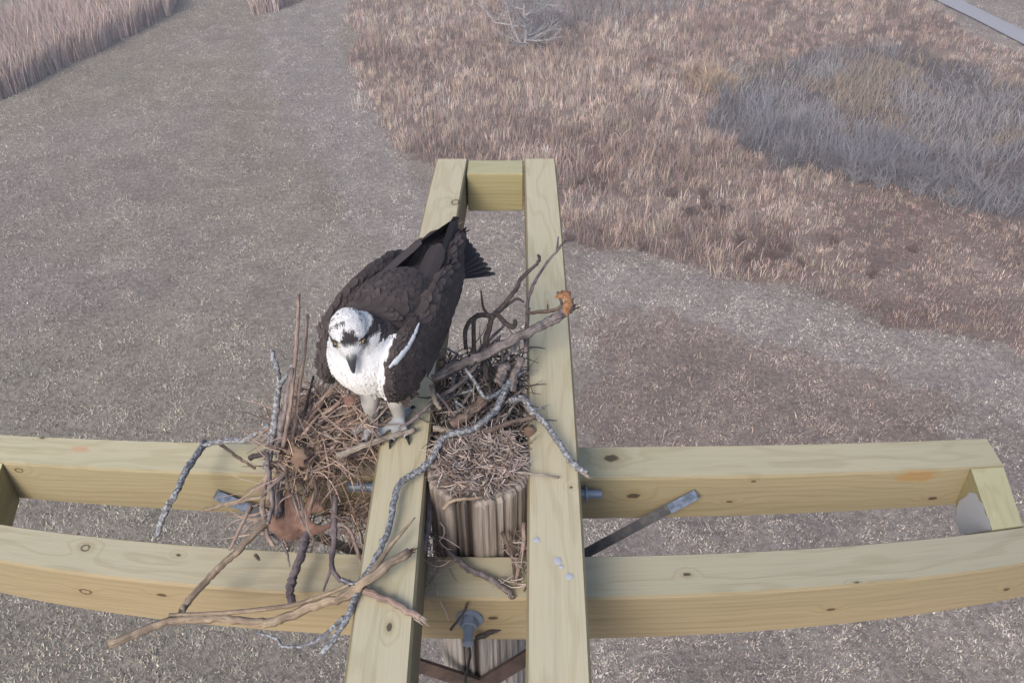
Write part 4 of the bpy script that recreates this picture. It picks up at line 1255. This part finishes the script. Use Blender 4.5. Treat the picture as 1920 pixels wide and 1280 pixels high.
# leaves caught in the nest
def flat_leaf(name, outline, y, tilt, mat, label, z=None):
    """a lobed leaf: an outline of real size, slightly cupped and 0.8 mm thick"""
    cx = np.mean([p[0] for p in outline]); cy = np.mean([p[1] for p in outline])
    c0 = ony(cx, cy, y)
    nrm = unit(np.array(tilt, float))
    P = []
    for (px, py) in outline:
        d = ray(px, py)
        p = CAM + d*(np.dot(c0-CAM, nrm)/np.dot(d, nrm))
        P.append(p)
    P = np.array(P); c = P.mean(0)
    rr_ = np.linalg.norm(P-c, axis=1)
    P = P - nrm*(((rr_/rr_.max())**2)*.012)[:, None]
    bm = bmesh.new()
    vsx = [bm.verts.new(p) for p in P]
    f_ = bm.faces.new(vsx)
    bmesh.ops.triangulate(bm, faces=[f_])
    bmesh.ops.subdivide_edges(bm, edges=bm.edges[:], cuts=1)
    for v_ in bm.verts:
        v_.co += Vector(nrm)*.003*math.sin(v_.co.x*90+v_.co.z*70)
    g = bmesh.ops.extrude_face_region(bm, geom=bm.faces[:])
    for e in g['geom']:
        if isinstance(e, bmesh.types.BMVert): e.co -= Vector(nrm)*.0008
    bmesh.ops.recalc_face_normals(bm, faces=bm.faces)
    mb = MB(); bm.verts.ensure_lookup_table()
    mb.add([tuple(v_.co) for v_ in bm.verts], [tuple(q.index for q in f2.verts) for f2 in bm.faces])
    bm.free()
    tag(mb.build(name, mat, origin=c), label, 'leaf')
zz = lambda pts, ox, oy, k: [(ox+a*k, oy+b*k) for a, b in pts]
flat_leaf('oak_leaf', zz([(395, 400), (350, 520), (345, 640), (230, 720), (140, 800), (170, 900), (250, 980), (330, 1040), (430, 1060), (520, 1010), (620, 1000), (720, 985), (850, 950), (960, 890), (1030, 840), (940, 835), (860, 862), (780, 845), (715, 800), (690, 740), (720, 700), (780, 690), (840, 690), (890, 650), (830, 590), (770, 540), (740, 470), (690, 480), (670, 560), (640, 630), (580, 660), (530, 650), (490, 600), (470, 520), (440, 440)], 477, 858, .148), 1.05, (.1, -.75, .65), M['leaf'], 'large lobed brown oak leaf hanging below the left side of the nest')
flat_leaf('leaf', [(548, 840), (556, 832), (561, 842), (571, 836), (570, 849), (580, 856), (569, 863), (572, 876), (560, 873), (553, 886), (550, 870), (541, 862), (549, 853)], 1.10, (.0, -.6, .8), M['leaf_pale'], 'small pale brown ragged leaf in the left side of the nest')
flat_leaf('leaf', [(642, 738), (658, 734), (664, 748), (654, 758), (643, 752)], 1.12, (.0, -.5, .85), M['leaf'], 'small reddish leaf scrap under the breast of the bird')
flat_leaf('leaf', [(1040, 556), (1056, 540), (1072, 542), (1076, 572), (1066, 590), (1056, 578), (1060, 560)], 1.35, (.2, -.6, .8), M['orange'], 'orange brown leaf curled at the torn end over the right beam')
flat_leaf('leaf', [(984, 800), (1000, 792), (1006, 806), (996, 818), (985, 814)], 1.15, (.2, -.5, .8), M['leaf_pale'], 'small tan leaf scrap at the inner edge of the right beam')

# lining: grass, bark strips and fine twigs nobody could count
def strands(name, n, sampler, label, lmin, lmax, rmin, rmax, pal, flat=.6, seed=1):
    R = random.Random(seed)
    mb = MB()
    for _ in range(n):
        c, bias = sampler(R)
        a = R.uniform(0, 6.283)
        d = np.array([math.cos(a), math.sin(a), R.gauss(0, flat)]) + np.asarray(bias)
        d /= np.linalg.norm(d)
        L = R.uniform(lmin, lmax)
        path = [c]
        curl = np.array([R.gauss(0, .3), R.gauss(0, .3), R.gauss(0, .25)])
        for k in range(4):
            d = d + curl*.6 + np.array([R.gauss(0, .15), R.gauss(0, .15), R.gauss(0, .12)]); d /= np.linalg.norm(d)
            path.append(path[-1] + d*L/4)
        r = R.uniform(rmin, rmax)
        b_ = pal[R.randrange(len(pal))]
        q = R.uniform(.55, 1.25)
        tube(mb, path, [r, r*.95, r*.9, r*.8, r*.5], 4, .1, (b_[0]*q, b_[1]*q, b_[2]*q), R=R, cap=False)
    o = mb.build(name, M['litter'], origin=mb.v[0])
    return tag(o, label, 'nest lining', kind='stuff')
PAL_L = [(.50, .37, .27), (.46, .35, .31), (.40, .30, .265), (.43, .31, .26), (.25, .18, .15), (.20, .14, .115), (.32, .25, .20), (.15, .105, .09), (.28, .215, .19), (.38, .31, .245)]
PAL_P = [(.44, .38, .36), (.38, .33, .31), (.30, .235, .21), (.36, .295, .265), (.22, .165, .145), (.42, .36, .33), (.27, .205, .18)]
def s_left(R):
    u = R.random()
    px = 520 + 180*R.random(); py = 735 + 165*R.random()
    if px < 560 and py < 780: px += 50
    if px > 635 and py > 868: py -= 40
    zt = np.interp(py, [730, 820, 950], [.13, .10, .055]) - .07*R.random()**1.5 + .035*max(0, 1-abs(px-675)/40)*(py < 830)
    return onz(px, py, zt), (0, -.1, -.1)
def s_left_hang(R):
    px = 500 + 195*R.random(); py = 880 + 120*R.random()
    if px > 640 and py < 925: py += 45
    return onz(px, py, .02 - .05*R.random() - (py-900)*.0002), (0, .1, -.7)
def s_pole(R):
    a, q = R.uniform(0, 6.283), math.sqrt(R.random())*.074
    x_ = min(max(PX+q*math.cos(a), XL+.022), XL+GAP-.022)
    return np.array([x_, PY+.008+q*math.sin(a), Z0+.128+R.uniform(0, .016)]), (0, 0, -.2)
def s_gap(R):
    x_ = R.uniform(XL+.01, XL+GAP-.01); y_ = R.uniform(1.14, 1.40)
    return np.array([x_, y_, Z0+R.uniform(.03, .13)]), (0, 0, .0)
def s_gap2(R):
    x_ = R.choice([R.uniform(XL+.004, XL+.03), R.uniform(XL+GAP-.03, XL+GAP-.004)]); y_ = R.uniform(.90, 1.0)
    return np.array([x_, y_, Z0+R.uniform(.0, .06)]), (0, 0, -.4)
strands('nest_lining', 1000, s_left, 'brown tangle of bark strips and dry grass left of the beam', .03, .11, .0006, .0017, PAL_L, .5, 2)
strands('nest_lining', 200, s_left_hang, 'fine twigs and strips hanging under the left side of the nest', .05, .13, .0006, .0016, PAL_L, .5, 3)
strands('nest_lining', 2000, s_pole, 'dry litter heaped on top of the pole', .010, .038, .0005, .0016, PAL_P, .35, 4)
strands('nest_lining', 1100, s_gap, 'dark tangle of twigs and grass filling the gap behind the pole', .03, .09, .0007, .0020, [(.20, .17, .15), (.26, .22, .19), (.34, .28, .24)] + [(.09, .078, .07)]*4, .5, 5)
strands('nest_lining', 90, s_gap2, 'scraps of grass caught beside the pole on the front beam', .02, .08, .0006, .0015, PAL_P, .6, 6)

def s_foot(R):
    px = R.uniform(668, 712); py = R.uniform(758, 806)
    return onz(px, py, A+R.uniform(.0, .035)), (0, -.1, .1)
strands('nest_lining', 70, s_foot, 'loose grass and strips heaped over the far foot of the bird', .03, .09, .0007, .0017, PAL_L, .4, 9)

# ------------------------------------------------------------------ thin evening haze over the field
mb = MB()
box(mb, (-330, -330, -1.5), (330, 330, Z0+2.6))
hm = bpy.data.materials.new('haze_air'); hm.use_nodes = True
ht = hm.node_tree; ht.nodes.remove(ht.nodes['Principled BSDF'])
pv_ = ht.nodes.new('ShaderNodeVolumePrincipled')
pv_.inputs['Color'].default_value = (.86, .84, .92, 1)
pv_.inputs['Density'].default_value = .0042
pv_.inputs['Anisotropy'].default_value = .1
ht.links.new(pv_.outputs[0], ht.nodes['Material Output'].inputs['Volume'])
hz = mb.build('haze', hm, smooth=False)
tag(hz, 'thin pale haze over the whole field', kind='stuff')
